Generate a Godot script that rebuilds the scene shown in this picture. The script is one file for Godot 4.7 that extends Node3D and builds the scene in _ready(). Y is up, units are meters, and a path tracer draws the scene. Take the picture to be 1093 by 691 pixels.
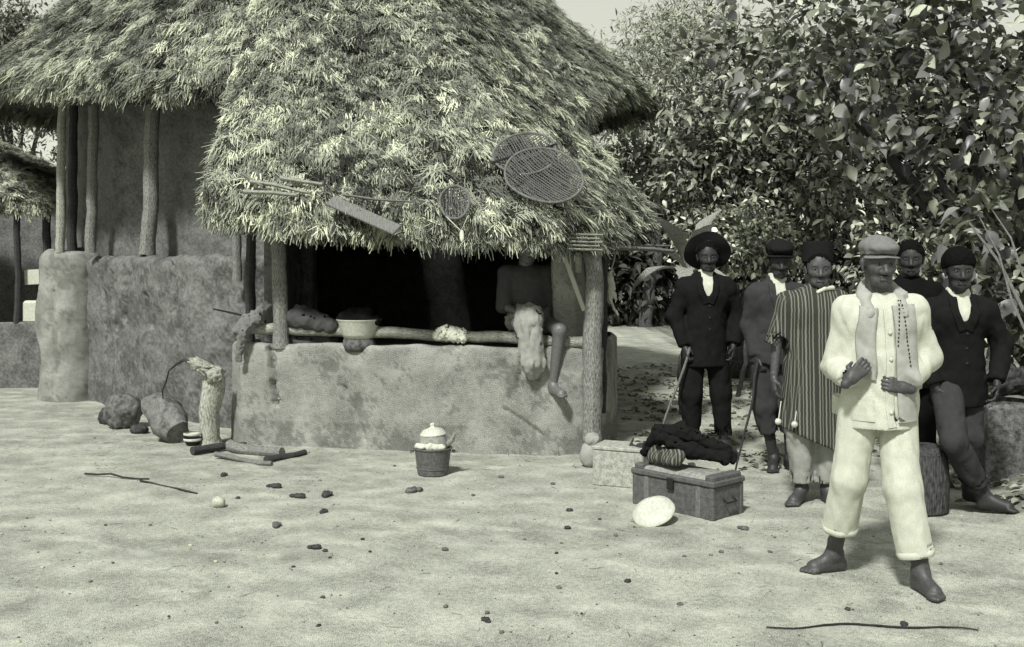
extends Node3D
# A thatched mud hut with an open booth, a group of standing men and their baggage on a dusty village clearing.
# Camera at the origin looks along -Z; f is the focal length in pixels of the 1093 x 691 photograph, HY the row of the horizon.

const F := 1172.0
const CX := 546.5
const HY := 272.0
const EYE := 1.58

var noise := FastNoiseLite.new()
var noise2 := FastNoiseLite.new()
var rng := RandomNumberGenerator.new()
var taken := {}
var mats := {}
var texs := {}

func _ready() -> void:
	rng.seed = 7
	noise.seed = 3
	noise.frequency = 1.0
	noise.fractal_octaves = 3
	noise2.seed = 11
	noise2.frequency = 1.0
	noise2.fractal_octaves = 2
	make_camera_and_light()
	make_materials()
	make_ground()
	make_hut()
	make_neighbour_hut()
	make_trees()
	make_people()
	make_baggage()
	make_hut_things()
	make_yard_things()

func make_camera_and_light() -> void:
	var cam := Camera3D.new()
	cam.name = "camera"
	cam.projection = Camera3D.PROJECTION_FRUSTUM
	cam.near = 0.1
	cam.far = 900.0
	cam.size = 691.0 / F * cam.near
	cam.frustum_offset = Vector2(0.0, -(345.5 - HY) / F * cam.near)
	cam.position = Vector3(0, EYE, 0)
	cam.current = true
	add_child(cam)
	var env := Environment.new()
	env.background_mode = Environment.BG_SKY
	env.tonemap_mode = Environment.TONE_MAPPER_LINEAR
	env.tonemap_exposure = 1.5
	env.sdfgi_enabled = true
	env.ssao_enabled = true
	env.ssil_enabled = true
	var sm := ProceduralSkyMaterial.new()
	sm.sky_top_color = Color(0.31, 0.32, 0.305).linear_to_srgb()
	sm.sky_horizon_color = Color(0.58, 0.59, 0.49).linear_to_srgb()
	sm.sky_curve = 0.25
	sm.ground_bottom_color = Color(0.2, 0.2, 0.17).linear_to_srgb()
	sm.ground_horizon_color = Color(0.3, 0.3, 0.25).linear_to_srgb()
	sm.sun_angle_max = 0.1
	var sky := Sky.new()
	sky.sky_material = sm
	env.sky = sky
	env.fog_enabled = false
	env.fog_density = 0.008
	env.fog_light_color = Color(0.9, 0.91, 0.8)
	var we := WorldEnvironment.new()
	we.name = "surroundings"
	we.environment = env
	add_child(we)
	var sun := DirectionalLight3D.new()
	sun.name = "sun"
	sun.light_energy = 1.05
	sun.light_color = Color(1.0, 0.998, 0.98)
	sun.light_angular_distance = 6.0
	sun.shadow_enabled = true
	add_child(sun)
	sun.look_at_from_position(Vector3.ZERO, Vector3(0.24, -0.75, -0.58), Vector3.UP)

# ---------------------------------------------------------------- places
func at(px: float, py: float, d: float) -> Vector3:
	return Vector3((px - CX) / F * d, EYE - (py - HY) / F * d, -d)

func on_ground(px: float, py: float) -> Vector3:
	var d := F * EYE / (py - HY)
	var p := at(px, py, d)
	return Vector3(p.x, land(p.x, p.z), p.z)

func sstep(a: float, b: float, x: float) -> float:
	var t := clampf((x - a) / (b - a), 0.0, 1.0)
	return t * t * (3.0 - 2.0 * t)

func land(x: float, z: float) -> float:
	var d := -z
	var h := 0.02 * noise2.get_noise_2d(x * 0.35, z * 0.35) + 0.006 * noise.get_noise_2d(x * 1.9, z * 1.9) + 0.003 * noise.get_noise_2d(x * 5.5 + 3.0, z * 5.5)
	var bank := sstep(2.95, 4.3, x + 0.25 * noise2.get_noise_2d(z * 0.7, 3.0)) * sstep(4.2, 6.4, d) * (1.0 - sstep(8.6, 10.5, d))
	h += 0.62 * bank * (1.0 + 0.35 * noise2.get_noise_2d(x * 1.3, z * 1.3))
	if d > 9.0 and x > 0.2:
		h += 0.05 * noise.get_noise_2d(x * 1.1 + 7.0, z * 1.1) * sstep(9.0, 10.5, d) * (1.0 - sstep(15.0, 18.0, d))
	return h

# ---------------------------------------------------------------- nodes
func numbered(called: String) -> String:
	var n: int = taken.get(called, 0)
	taken[called] = n + 1
	return called if n == 0 else "%s_%03d" % [called, n]

func thing(called: String, label: String, category: String, where: Vector3, group := "") -> Node3D:
	var o := Node3D.new()
	o.name = numbered(called)
	add_child(o)
	o.position = where
	describe(o, label, category, group)
	return o

func describe(o: Node, label: String, category: String, group := "") -> void:
	o.set_meta("label", label)
	o.set_meta("category", category)
	if group != "":
		o.set_meta("group", group)

# a mesh given in world coordinates, as a part of root (which is only moved, never turned)
func part(root: Node3D, called: String, mb: MB, m: Material, label := "") -> MeshInstance3D:
	var o := MeshInstance3D.new()
	o.name = called
	o.mesh = mb.commit(m)
	var top: Node = root
	var off := Vector3.ZERO
	while top != self:
		off += top.position
		top = top.get_parent()
	o.position = -off
	root.add_child(o, true)
	if label != "":
		o.set_meta("label", label)
	return o

# a mesh in the root's own coordinates
func local_part(root: Node3D, called: String, mb: MB, m: Material, label := "") -> MeshInstance3D:
	var o := MeshInstance3D.new()
	o.name = called
	o.mesh = mb.commit(m)
	root.add_child(o, true)
	if label != "":
		o.set_meta("label", label)
	return o

func single(called: String, label: String, category: String, mb: MB, m: Material, where: Vector3, group := "") -> MeshInstance3D:
	var o := MeshInstance3D.new()
	o.name = numbered(called)
	o.mesh = mb.commit(m)
	add_child(o)
	o.position = where
	describe(o, label, category, group)
	return o

func rf(a: float, b: float) -> float:
	return rng.randf_range(a, b)

func rv() -> Vector3:
	return Vector3(rng.randf_range(-1, 1), rng.randf_range(-1, 1), rng.randf_range(-1, 1))

# ---------------------------------------------------------------- mesh builder; triangles run counter-clockwise seen from outside
class MB:
	var v := PackedVector3Array()
	var uv := PackedVector2Array()
	var col := PackedColorArray()
	var ix := PackedInt32Array()
	var colored := false
	var flat := false

	func p(q: Vector3, t := Vector2.ZERO, c := Color.WHITE) -> int:
		v.append(q)
		uv.append(t)
		col.append(c)
		return v.size() - 1

	func tri(a: int, b: int, c: int) -> void:
		ix.append(a)
		ix.append(b)
		ix.append(c)

	func quad(a: int, b: int, c: int, d: int) -> void:
		tri(a, b, c)
		tri(a, c, d)

	func face(pts: Array) -> void:
		var first := v.size()
		for q: Vector3 in pts:
			p(q)
		for k in range(1, pts.size() - 1):
			tri(first, first + k, first + k + 1)

	func join(o: MB, t := Transform3D()) -> void:
		var first := v.size()
		for k in o.v.size():
			p(t * o.v[k], o.uv[k], o.col[k])
		for k in o.ix:
			ix.append(first + k)
		colored = colored or o.colored

	func commit(m: Material) -> ArrayMesh:
		var n := PackedVector3Array()
		n.resize(v.size())
		var ro := PackedInt32Array()
		ro.resize(ix.size())
		for k in range(0, ix.size(), 3):
			var a := ix[k]
			var b := ix[k + 1]
			var c := ix[k + 2]
			var x := (v[b] - v[a]).cross(v[c] - v[a])
			n[a] += x
			n[b] += x
			n[c] += x
			ro[k] = a
			ro[k + 1] = c
			ro[k + 2] = b
		for k in n.size():
			n[k] = n[k].normalized() if n[k].length_squared() > 1e-20 else Vector3.UP
		var arr := []
		arr.resize(Mesh.ARRAY_MAX)
		arr[Mesh.ARRAY_VERTEX] = v
		arr[Mesh.ARRAY_NORMAL] = n
		arr[Mesh.ARRAY_TEX_UV] = uv
		if colored:
			arr[Mesh.ARRAY_COLOR] = col
		arr[Mesh.ARRAY_INDEX] = ro
		var am := ArrayMesh.new()
		am.add_surface_from_arrays(Mesh.PRIMITIVE_TRIANGLES, arr)
		am.surface_set_material(0, m)
		return am

# a box with chamfered edges, flat faces
func box(mb: MB, c: Vector3, s: Vector3, b := Basis(), bev := 0.006) -> void:
	var h := s * 0.5
	bev = minf(bev, minf(h.x, minf(h.y, h.z)) * 0.45)
	var i := h - Vector3.ONE * bev
	var ax := [Vector3.RIGHT, Vector3.UP, Vector3.BACK]
	for k in 3:
		var u: Vector3 = ax[(k + 1) % 3]
		var w: Vector3 = ax[(k + 2) % 3]
		var n: Vector3 = ax[k]
		for sg: float in [1.0, -1.0]:
			var q := []
			for st: Vector2 in [Vector2(-1, -1), Vector2(1, -1), Vector2(1, 1), Vector2(-1, 1)]:
				q.append(c + b * (n * h[k] * sg + u * i[(k + 1) % 3] * st.x * sg + w * i[(k + 2) % 3] * st.y))
			mb.face(q)
		# the four edges along axis k
		for su: float in [1.0, -1.0]:
			for sw: float in [1.0, -1.0]:
				var e1 := u * h[(k + 1) % 3] * su + w * i[(k + 2) % 3] * sw
				var e2 := u * i[(k + 1) % 3] * su + w * h[(k + 2) % 3] * sw
				var l := n * i[k]
				var q2 := [c + b * (e1 - l), c + b * (e1 + l), c + b * (e2 + l), c + b * (e2 - l)]
				if su * sw > 0.0:
					q2.reverse()
				mb.face(q2)
	for sx: float in [1.0, -1.0]:
		for sy: float in [1.0, -1.0]:
			for sz: float in [1.0, -1.0]:
				var q3 := [c + b * Vector3(h.x * sx, i.y * sy, i.z * sz), c + b * Vector3(i.x * sx, h.y * sy, i.z * sz), c + b * Vector3(i.x * sx, i.y * sy, h.z * sz)]
				if sx * sy * sz < 0.0:
					q3.reverse()
				mb.face(q3)

# a tube along a path; radii one per point; rough adds knots
func tube(mb: MB, path: PackedVector3Array, radii: PackedFloat32Array, sides := 10, rough := 0.0, caps := true, nf := 9.0) -> void:
	var n := path.size()
	var first := mb.v.size()
	var side := Vector3.ZERO
	var along := 0.0
	for k in n:
		var t := (path[mini(k + 1, n - 1)] - path[maxi(k - 1, 0)]).normalized()
		if side == Vector3.ZERO:
			side = t.cross(Vector3.UP if absf(t.y) < 0.9 else Vector3.RIGHT).normalized()
		side = (side - t * side.dot(t)).normalized()
		var up := side.cross(t).normalized()
		if k > 0:
			along += path[k].distance_to(path[k - 1])
		for j in sides + 1:
			var a := TAU * j / sides
			var dir := side * cos(a) + up * sin(a)
			var r := radii[k]
			if rough > 0.0:
				r *= 1.0 + rough * noise.get_noise_3dv((path[k] + dir * radii[k]) * nf)
			mb.p(path[k] + dir * r, Vector2(float(j) / sides, along))
	for k in n - 1:
		for j in sides:
			var a2 := first + k * (sides + 1) + j
			mb.quad(a2, a2 + sides + 1, a2 + sides + 2, a2 + 1)
	if caps:
		for e: int in [0, n - 1]:
			var c := mb.p(path[e], Vector2(0.5, 0))
			var ring := PackedInt32Array()
			for j in sides + 1:
				ring.append(mb.p(mb.v[first + e * (sides + 1) + j], Vector2(0.5 + 0.1 * cos(TAU * j / sides), 0.1 * sin(TAU * j / sides))))
			for j in sides:
				if e == 0:
					mb.tri(c, ring[j], ring[j + 1])
				else:
					mb.tri(c, ring[j + 1], ring[j])

func pts(a: Array) -> PackedVector3Array:
	return PackedVector3Array(a)

# a straight pole with a little wander, cut into short steps
func pole(mb: MB, a: Vector3, b: Vector3, ra: float, rb: float, wander := 0.01, sides := 10, rough := 0.15) -> void:
	var n := maxi(4, int(a.distance_to(b) / 0.09))
	var path := PackedVector3Array()
	var radii := PackedFloat32Array()
	for k in n + 1:
		var t := float(k) / n
		var q := a.lerp(b, t)
		var w := Vector3(noise2.get_noise_3d(q.x * 2.0, q.y * 2.0, q.z * 2.0), noise2.get_noise_3d(q.y * 2.0 + 5.0, q.x * 2.0, q.z * 2.0), noise2.get_noise_3d(q.z * 2.0, q.y * 2.0 + 9.0, q.x * 2.0)) * wander
		path.append(q + w)
		radii.append(lerpf(ra, rb, t))
	tube(mb, path, radii, sides, rough)

# spun about Y; profile from bottom to top as (radius, y)
func lathe(mb: MB, profile: PackedVector2Array, sides := 24, t := Transform3D(), dent := 0.0) -> void:
	var first := mb.v.size()
	var n := profile.size()
	for k in n:
		for j in sides + 1:
			var a := TAU * j / sides
			var q := Vector3(cos(a) * profile[k].x, profile[k].y, sin(a) * profile[k].x)
			if dent > 0.0:
				var aa := Vector3(cos(a) * 0.1, profile[k].y, sin(a) * 0.1)
				q += Vector3(cos(a), 0.3, sin(a)) * dent * noise.get_noise_3dv(aa * 9.0 + t.origin)
			mb.p(t * q, Vector2(float(j) / sides, float(k) / n))
	for k in n - 1:
		for j in sides:
			var a2 := first + k * (sides + 1) + j
			mb.quad(a2, a2 + sides + 1, a2 + sides + 2, a2 + 1)

# a lumpy stone-like solid
func lump(mb: MB, c: Vector3, s: Vector3, amp := 0.18, nf := 2.0, rings := 8, b := Basis(), off := Vector3.ZERO) -> void:
	var first := mb.v.size()
	var sides := rings * 2
	for k in rings + 1:
		var th := PI * k / rings
		for j in sides:
			var ph := TAU * j / sides
			var d := Vector3(sin(th) * cos(ph), cos(th), sin(th) * sin(ph))
			var r := 1.0 + amp * noise.get_noise_3dv(d * nf + off + c * 3.0)
			mb.p(c + b * (d * r * s), Vector2(float(j) / sides, float(k) / rings))
	for k in rings:
		for j in sides:
			var j2 := (j + 1) % sides
			mb.quad(first + k * sides + j, first + k * sides + j2, first + (k + 1) * sides + j2, first + (k + 1) * sides + j)

# ---------------------------------------------------------------- materials
# base colours are greys with the photograph's faint olive tone; g is linear
func tone(g: float, a := 1.0) -> Color:
	return Color(g * lerpf(0.99, 0.965, clampf((g - 0.08) * 1.6, 0.0, 1.0)), g, g * lerpf(1.0, 0.83, clampf((g - 0.08) * 1.6, 0.0, 1.0)), a)

func gray_image(w: int, layers: Array, lo: float, hi: float, gamma := 1.0) -> Image:
	var acc := PackedFloat32Array()
	acc.resize(w * w)
	var total := 0.0
	for l: Array in layers:
		var fn := FastNoiseLite.new()
		fn.seed = int(l[3]) if l.size() > 3 else 1
		fn.noise_type = FastNoiseLite.TYPE_SIMPLEX_SMOOTH
		fn.frequency = l[0]
		fn.fractal_octaves = int(l[2])
		var im: Image = fn.get_seamless_image(w, w)
		if l.size() > 4:
			var sx := int(l[4])
			var sy := int(l[5])
			var big := Image.create(w, w, false, im.get_format())
			im.resize(w / sx, w / sy, Image.INTERPOLATE_BILINEAR)
			for i in sx:
				for j in sy:
					big.blit_rect(im, Rect2i(0, 0, w / sx, w / sy), Vector2i(i * (w / sx), j * (w / sy)))
			im = big
		im.convert(Image.FORMAT_L8)
		var by := im.get_data()
		var wt: float = l[1]
		total += wt
		for k in by.size():
			acc[k] += by[k] * wt
	var out := PackedByteArray()
	out.resize(w * w)
	for k in acc.size():
		var t := pow(clampf((acc[k] / total / 255.0 - 0.5) * 1.9 + 0.5, 0.0, 1.0), gamma)
		var lin := lerpf(lo, hi, t)
		out[k] = int(255.0 * (1.055 * pow(lin, 1.0 / 2.4) - 0.055))
	return Image.create_from_data(w, w, false, Image.FORMAT_L8, out)

func tex(im: Image) -> ImageTexture:
	var c := im.duplicate()
	return ImageTexture.create_from_image(c)

func mat(called: String, g: float, rough := 0.9, opts := {}) -> StandardMaterial3D:
	var m := StandardMaterial3D.new()
	m.resource_name = called
	m.albedo_color = tone(g).linear_to_srgb()
	m.roughness = rough
	m.metallic_specular = opts.get("spec", 0.3)
	m.cull_mode = BaseMaterial3D.CULL_DISABLED
	if opts.has("tex"):
		m.albedo_texture = opts.tex
	if opts.has("relief"):
		m.heightmap_enabled = true
		m.heightmap_texture = opts.relief
		m.heightmap_scale = opts.get("depth", 0.5)
	if opts.has("tri"):
		m.uv1_triplanar = true
		m.uv1_world_triplanar = opts.get("world", false)
		m.uv1_triplanar_sharpness = 4.0
		m.uv1_scale = Vector3.ONE * float(opts.tri)
	elif opts.has("scale"):
		m.uv1_scale = opts.scale
	if opts.has("detail"):
		m.detail_enabled = true
		m.detail_albedo = opts.detail
		m.detail_blend_mode = BaseMaterial3D.BLEND_MODE_MUL
	if opts.get("vc", false):
		m.vertex_color_use_as_albedo = true
	if opts.has("sheen"):
		m.rim_enabled = true
		m.rim = opts.sheen
		m.rim_tint = 0.7
	if opts.has("back"):
		m.backlight_enabled = true
		m.backlight = tone(opts.back).linear_to_srgb()
	mats[called] = m
	return m

func stripe_image() -> Image:
	var w := 256
	var im := Image.create(w, w, false, Image.FORMAT_L8)
	var fn := FastNoiseLite.new()
	fn.seed = 5
	fn.frequency = 0.02
	var edges := [0, 22, 34, 52, 60, 84, 98, 122, 130, 150, 166, 188, 196, 220, 232, 256]
	for y in w:
		for x in w:
			var wob := 3.0 * fn.get_noise_2d(cos(TAU * y / w) * 40.0, sin(TAU * y / w) * 40.0)
			var xx := fposmod(x + wob, float(w))
			var band := 0
			for k in edges.size() - 1:
				if xx >= edges[k] and xx < edges[k + 1]:
					band = k
			var g := (0.50 if band % 2 == 1 else 0.24) + 0.07 * fn.get_noise_2d(x * 9.0, y * 9.0)
			im.set_pixel(x, y, Color(g, g, g))
	return im

func make_materials() -> void:
	var fine := gray_image(512, [[0.02, 0.5, 3, 1], [0.09, 0.6, 2, 2], [0.3, 0.55, 1, 9]], 0.25, 1.0)
	var mud := gray_image(512, [[0.012, 0.45, 4, 4], [0.06, 0.6, 3, 5], [0.33, 0.9, 1, 8]], 0.22, 1.0)
	var dust := gray_image(1024, [[0.006, 0.5, 5, 6], [0.06, 0.45, 3, 7], [0.33, 1.2, 1, 12]], 0.26, 1.0)
	var dust_fine := gray_image(512, [[0.04, 0.5, 3, 16], [0.25, 0.8, 1, 17]], 0.6, 1.0)
	var wood := gray_image(512, [[0.02, 1.0, 3, 13, 8, 1], [0.05, 0.5, 2, 14], [0.2, 0.3, 1, 15, 2, 1]], 0.15, 1.0)
	var cloth := gray_image(256, [[0.02, 0.25, 3, 21], [0.35, 1.0, 1, 22]], 0.5, 1.0)
	var t_fine := tex(fine)
	var t_mud := tex(mud)
	var t_plaster := tex(gray_image(512, [[0.006, 0.5, 4, 31], [0.05, 0.25, 3, 32], [0.35, 1.0, 1, 33]], 0.3, 1.0))
	var t_rough := tex(gray_image(512, [[0.012, 0.7, 4, 41], [0.05, 0.5, 3, 42], [0.33, 0.7, 1, 43]], 0.08, 1.0))
	var t_dust := tex(dust)
	var t_dust2 := tex(dust_fine)
	var t_wood := tex(wood)
	var t_cloth := tex(cloth)
	texs = {"fine": t_fine, "mud": t_mud, "wood": t_wood, "cloth": t_cloth}
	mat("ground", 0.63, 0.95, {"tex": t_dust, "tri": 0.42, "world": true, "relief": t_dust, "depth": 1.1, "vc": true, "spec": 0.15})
	mat("mud_wall", 0.25, 0.95, {"tex": t_mud, "tri": 0.7, "world": true, "relief": t_mud, "depth": 0.7, "vc": true, "spec": 0.15})
	mat("mud_plaster", 0.42, 0.95, {"tex": t_plaster, "tri": 0.7, "world": true, "relief": t_plaster, "depth": 1.2, "vc": true, "spec": 0.15})
	mat("wood_pale", 0.62, 0.85, {"tex": t_wood, "scale": Vector3(1, 1.2, 1), "relief": t_wood, "depth": 0.6})
	mat("plank", 0.30, 0.85, {"tex": t_wood, "tri": 2.5, "relief": t_wood, "depth": 0.5})
	mat("log", 0.28, 0.9, {"tex": t_rough, "tri": 1.8, "relief": t_rough, "depth": 0.8})
	mat("wood_grey", 0.36, 0.85, {"tex": t_wood, "scale": Vector3(1, 1.2, 1), "relief": t_wood, "depth": 0.6})
	mat("wood_dark", 0.10, 0.85, {"tex": t_wood, "scale": Vector3(1, 1.2, 1), "relief": t_wood, "depth": 0.6})
	mat("thatch", 1.0, 0.9, {"vc": true, "spec": 0.2})
	mat("thatch_under", 0.52, 1.0, {"tex": t_wood, "tri": 1.3, "world": true, "relief": t_wood, "depth": 3.0})
	mat("leaf", 1.0, 0.42, {"vc": true, "back": 0.25, "spec": 0.5})
	mat("leaf_far", 1.0, 0.6, {"vc": true, "back": 0.25, "spec": 0.35})
	for k in 4:
		mat("leaf_%d" % k, [0.07, 0.14, 0.24, 0.36][k], 0.4, {"tex": t_fine, "tri": 6.0, "back": 0.2, "spec": 0.5})
	mat("bark", 0.16, 0.95, {"tex": t_wood, "scale": Vector3(1, 0.8, 1), "relief": t_wood, "depth": 1.5})
	mat("skin", 0.085, 0.55, {"tex": t_fine, "tri": 5.0, "spec": 0.5})
	mat("skin_dark", 0.04, 0.55, {"tex": t_fine, "tri": 5.0, "spec": 0.45})
	mat("skin_pale", 0.20, 0.5, {"tex": t_fine, "tri": 5.0, "spec": 0.5})
	mat("hair", 0.010, 0.95, {"spec": 0.12, "tex": t_cloth, "tri": 14.0, "relief": t_cloth, "depth": 0.5})
	mat("eye_white", 0.11, 0.3, {})
	mat("lips", 0.05, 0.5, {})
	mat("white_cotton", 0.68, 0.95, {"tex": t_cloth, "tri": 3.0, "relief": t_cloth, "depth": 0.15, "sheen": 0.15})
	mat("scarf", 0.45, 0.95, {"tex": t_cloth, "tri": 5.0, "relief": t_cloth, "depth": 0.25, "sheen": 0.15})
	mat("white_linen", 0.70, 0.9, {"tex": t_cloth, "tri": 4.0})
	mat("dark_wool", 0.016, 0.95, {"tex": t_cloth, "tri": 4.0, "relief": t_cloth, "depth": 0.2, "spec": 0.12})
	mat("darker_wool", 0.010, 0.95, {"tex": t_cloth, "tri": 4.0, "spec": 0.12})
	mat("grey_cotton", 0.055, 0.95, {"tex": t_cloth, "tri": 3.5, "relief": t_cloth, "depth": 0.2, "spec": 0.12})
	mat("slate_cotton", 0.075, 0.95, {"tex": t_cloth, "tri": 3.5, "spec": 0.12})
	mat("mid_cotton", 0.10, 0.95, {"tex": t_cloth, "tri": 3.5, "spec": 0.12})
	mat("pale_cotton", 0.40, 0.95, {"tex": t_cloth, "tri": 3.5, "relief": t_cloth, "depth": 0.2, "sheen": 0.1})
	mat("striped", 0.8, 0.95, {"tex": tex(stripe_image()), "tri": 6.2})
	mat("striped_fine", 0.85, 0.95, {"tex": mats.striped.albedo_texture, "tri": 6.0})
	mat("leaf_pale", 0.5, 0.5, {"tex": t_wood, "tri": 2.0, "back": 0.25})
	mat("tin_worn", 0.24, 0.6, {"tex": t_fine, "tri": 3.0})
	mat("tin_tub", 0.17, 0.5, {"tex": t_fine, "tri": 3.0})
	mat("stone_mid", 0.22, 0.95, {"tex": t_rough, "tri": 2.5, "relief": t_rough, "depth": 0.6})
	mat("straw_hat", 0.03, 0.85, {"tex": t_wood, "tri": 5.0, "relief": t_wood, "depth": 0.3})
	mat("tweed", 0.22, 0.95, {"tex": t_cloth, "tri": 6.0})
	mat("felt", 0.018, 0.95, {"spec": 0.12, "tex": t_cloth, "tri": 6.0})
	mat("leather", 0.04, 0.6, {"tex": t_fine, "tri": 6.0})
	mat("tin_dark", 0.15, 0.62, {"tex": t_fine, "tri": 2.2, "relief": t_fine, "depth": 0.2, "spec": 0.4})
	mat("tin_pale", 0.42, 0.5, {"tex": t_fine, "tri": 2.2, "spec": 0.4})
	mat("box_pale", 0.55, 0.8, {"tex": t_fine, "tri": 2.0, "relief": t_fine, "depth": 0.2})
	mat("enamel", 0.62, 0.55, {"tex": t_dust2, "tri": 1.5, "spec": 0.5})
	mat("iron", 0.03, 0.6, {"tex": t_fine, "tri": 4.0})
	mat("stone", 0.24, 0.95, {"tex": t_rough, "tri": 2.5, "relief": t_rough, "depth": 0.6})
	mat("stone_dark", 0.10, 0.95, {"tex": t_rough, "tri": 2.5, "relief": t_rough, "depth": 0.6})
	mat("stone_pale", 0.72, 0.9, {"tex": t_mud, "tri": 3.5})
	mat("clay_pot", 0.22, 0.9, {"tex": t_rough, "tri": 3.0, "relief": t_rough, "depth": 0.8})
	mat("netting", 0.2, 0.95, {"tex": t_cloth, "tri": 4.0})
	mat("string", 0.4, 0.9, {})

# ---------------------------------------------------------------- ground
func axis_steps(fine_lo: float, fine_hi: float, step: float, lo: float, hi: float) -> PackedFloat32Array:
	var a := PackedFloat32Array()
	var x := fine_lo
	while x < fine_hi:
		a.append(x)
		x += step
	var s := step
	while x < hi:
		a.append(x)
		s *= 1.3
		x += s
	a.append(hi)
	s = step
	x = fine_lo - s
	var pre := []
	while x > lo:
		pre.append(x)
		s *= 1.3
		x -= s
	pre.append(lo)
	pre.reverse()
	var out := PackedFloat32Array(pre)
	out.append_array(a)
	return out

func make_ground() -> void:
	var xs := axis_steps(-7.0, 5.5, 0.06, -400.0, 400.0)
	var zs := axis_steps(-16.0, -3.2, 0.06, -600.0, 60.0)
	var mb := MB.new()
	mb.colored = true
	var nx := xs.size()
	for z in zs:
		for x in xs:
			var y := land(x, z)
			# patches of packed pale dust between greyer trodden earth, with hard-edged scuffs
			var n1 := noise2.get_noise_2d(x * 0.28 + 3.0, z * 0.9)
			var n2 := noise.get_noise_2d(x * 1.3 - 20.0, z * 3.6)
			var n3 := noise.get_noise_2d(x * 6.0, z * 6.0 + 40.0)
			var g := 0.85 + 0.09 * n1 + 0.10 * n2 + 0.10 * n3
			if n2 + 0.4 * n3 > 0.28:
				g += 0.14
			if n1 + 0.6 * n3 < -0.48:
				g -= 0.08
			# leaf mould and rubble earth behind the men and along the bank
			var soil := noise.get_noise_2d(x * 2.2, z * 2.2 + 11.0)
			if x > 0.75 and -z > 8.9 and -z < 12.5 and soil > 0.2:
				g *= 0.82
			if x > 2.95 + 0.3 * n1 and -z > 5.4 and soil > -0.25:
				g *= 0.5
			g = clampf(g, 0.12, 1.0)
			y += 0.004 * n3
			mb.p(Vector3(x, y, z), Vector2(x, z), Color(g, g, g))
	for j in zs.size() - 1:
		for i in nx - 1:
			var a := j * nx + i
			mb.quad(a, a + nx, a + nx + 1, a + 1)
	var o := MeshInstance3D.new()
	o.name = "ground"
	o.mesh = mb.commit(mats.ground)
	o.set_meta("kind", "structure")
	add_child(o)

# ---------------------------------------------------------------- mud walls
func resample(poly: PackedVector2Array, seg: float, smooth: int) -> PackedVector2Array:
	var q := poly
	for s in smooth:
		var o := PackedVector2Array()
		for k in q.size():
			var a := q[k]
			var b := q[(k + 1) % q.size()]
			o.append(a.lerp(b, 0.25))
			o.append(a.lerp(b, 0.75))
		q = o
	var out := PackedVector2Array()
	for k in q.size():
		var a2 := q[k]
		var b2 := q[(k + 1) % q.size()]
		var n := maxi(1, int(round(a2.distance_to(b2) / seg)))
		for j in n:
			out.append(a2.lerp(b2, float(j) / n))
	return out

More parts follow.
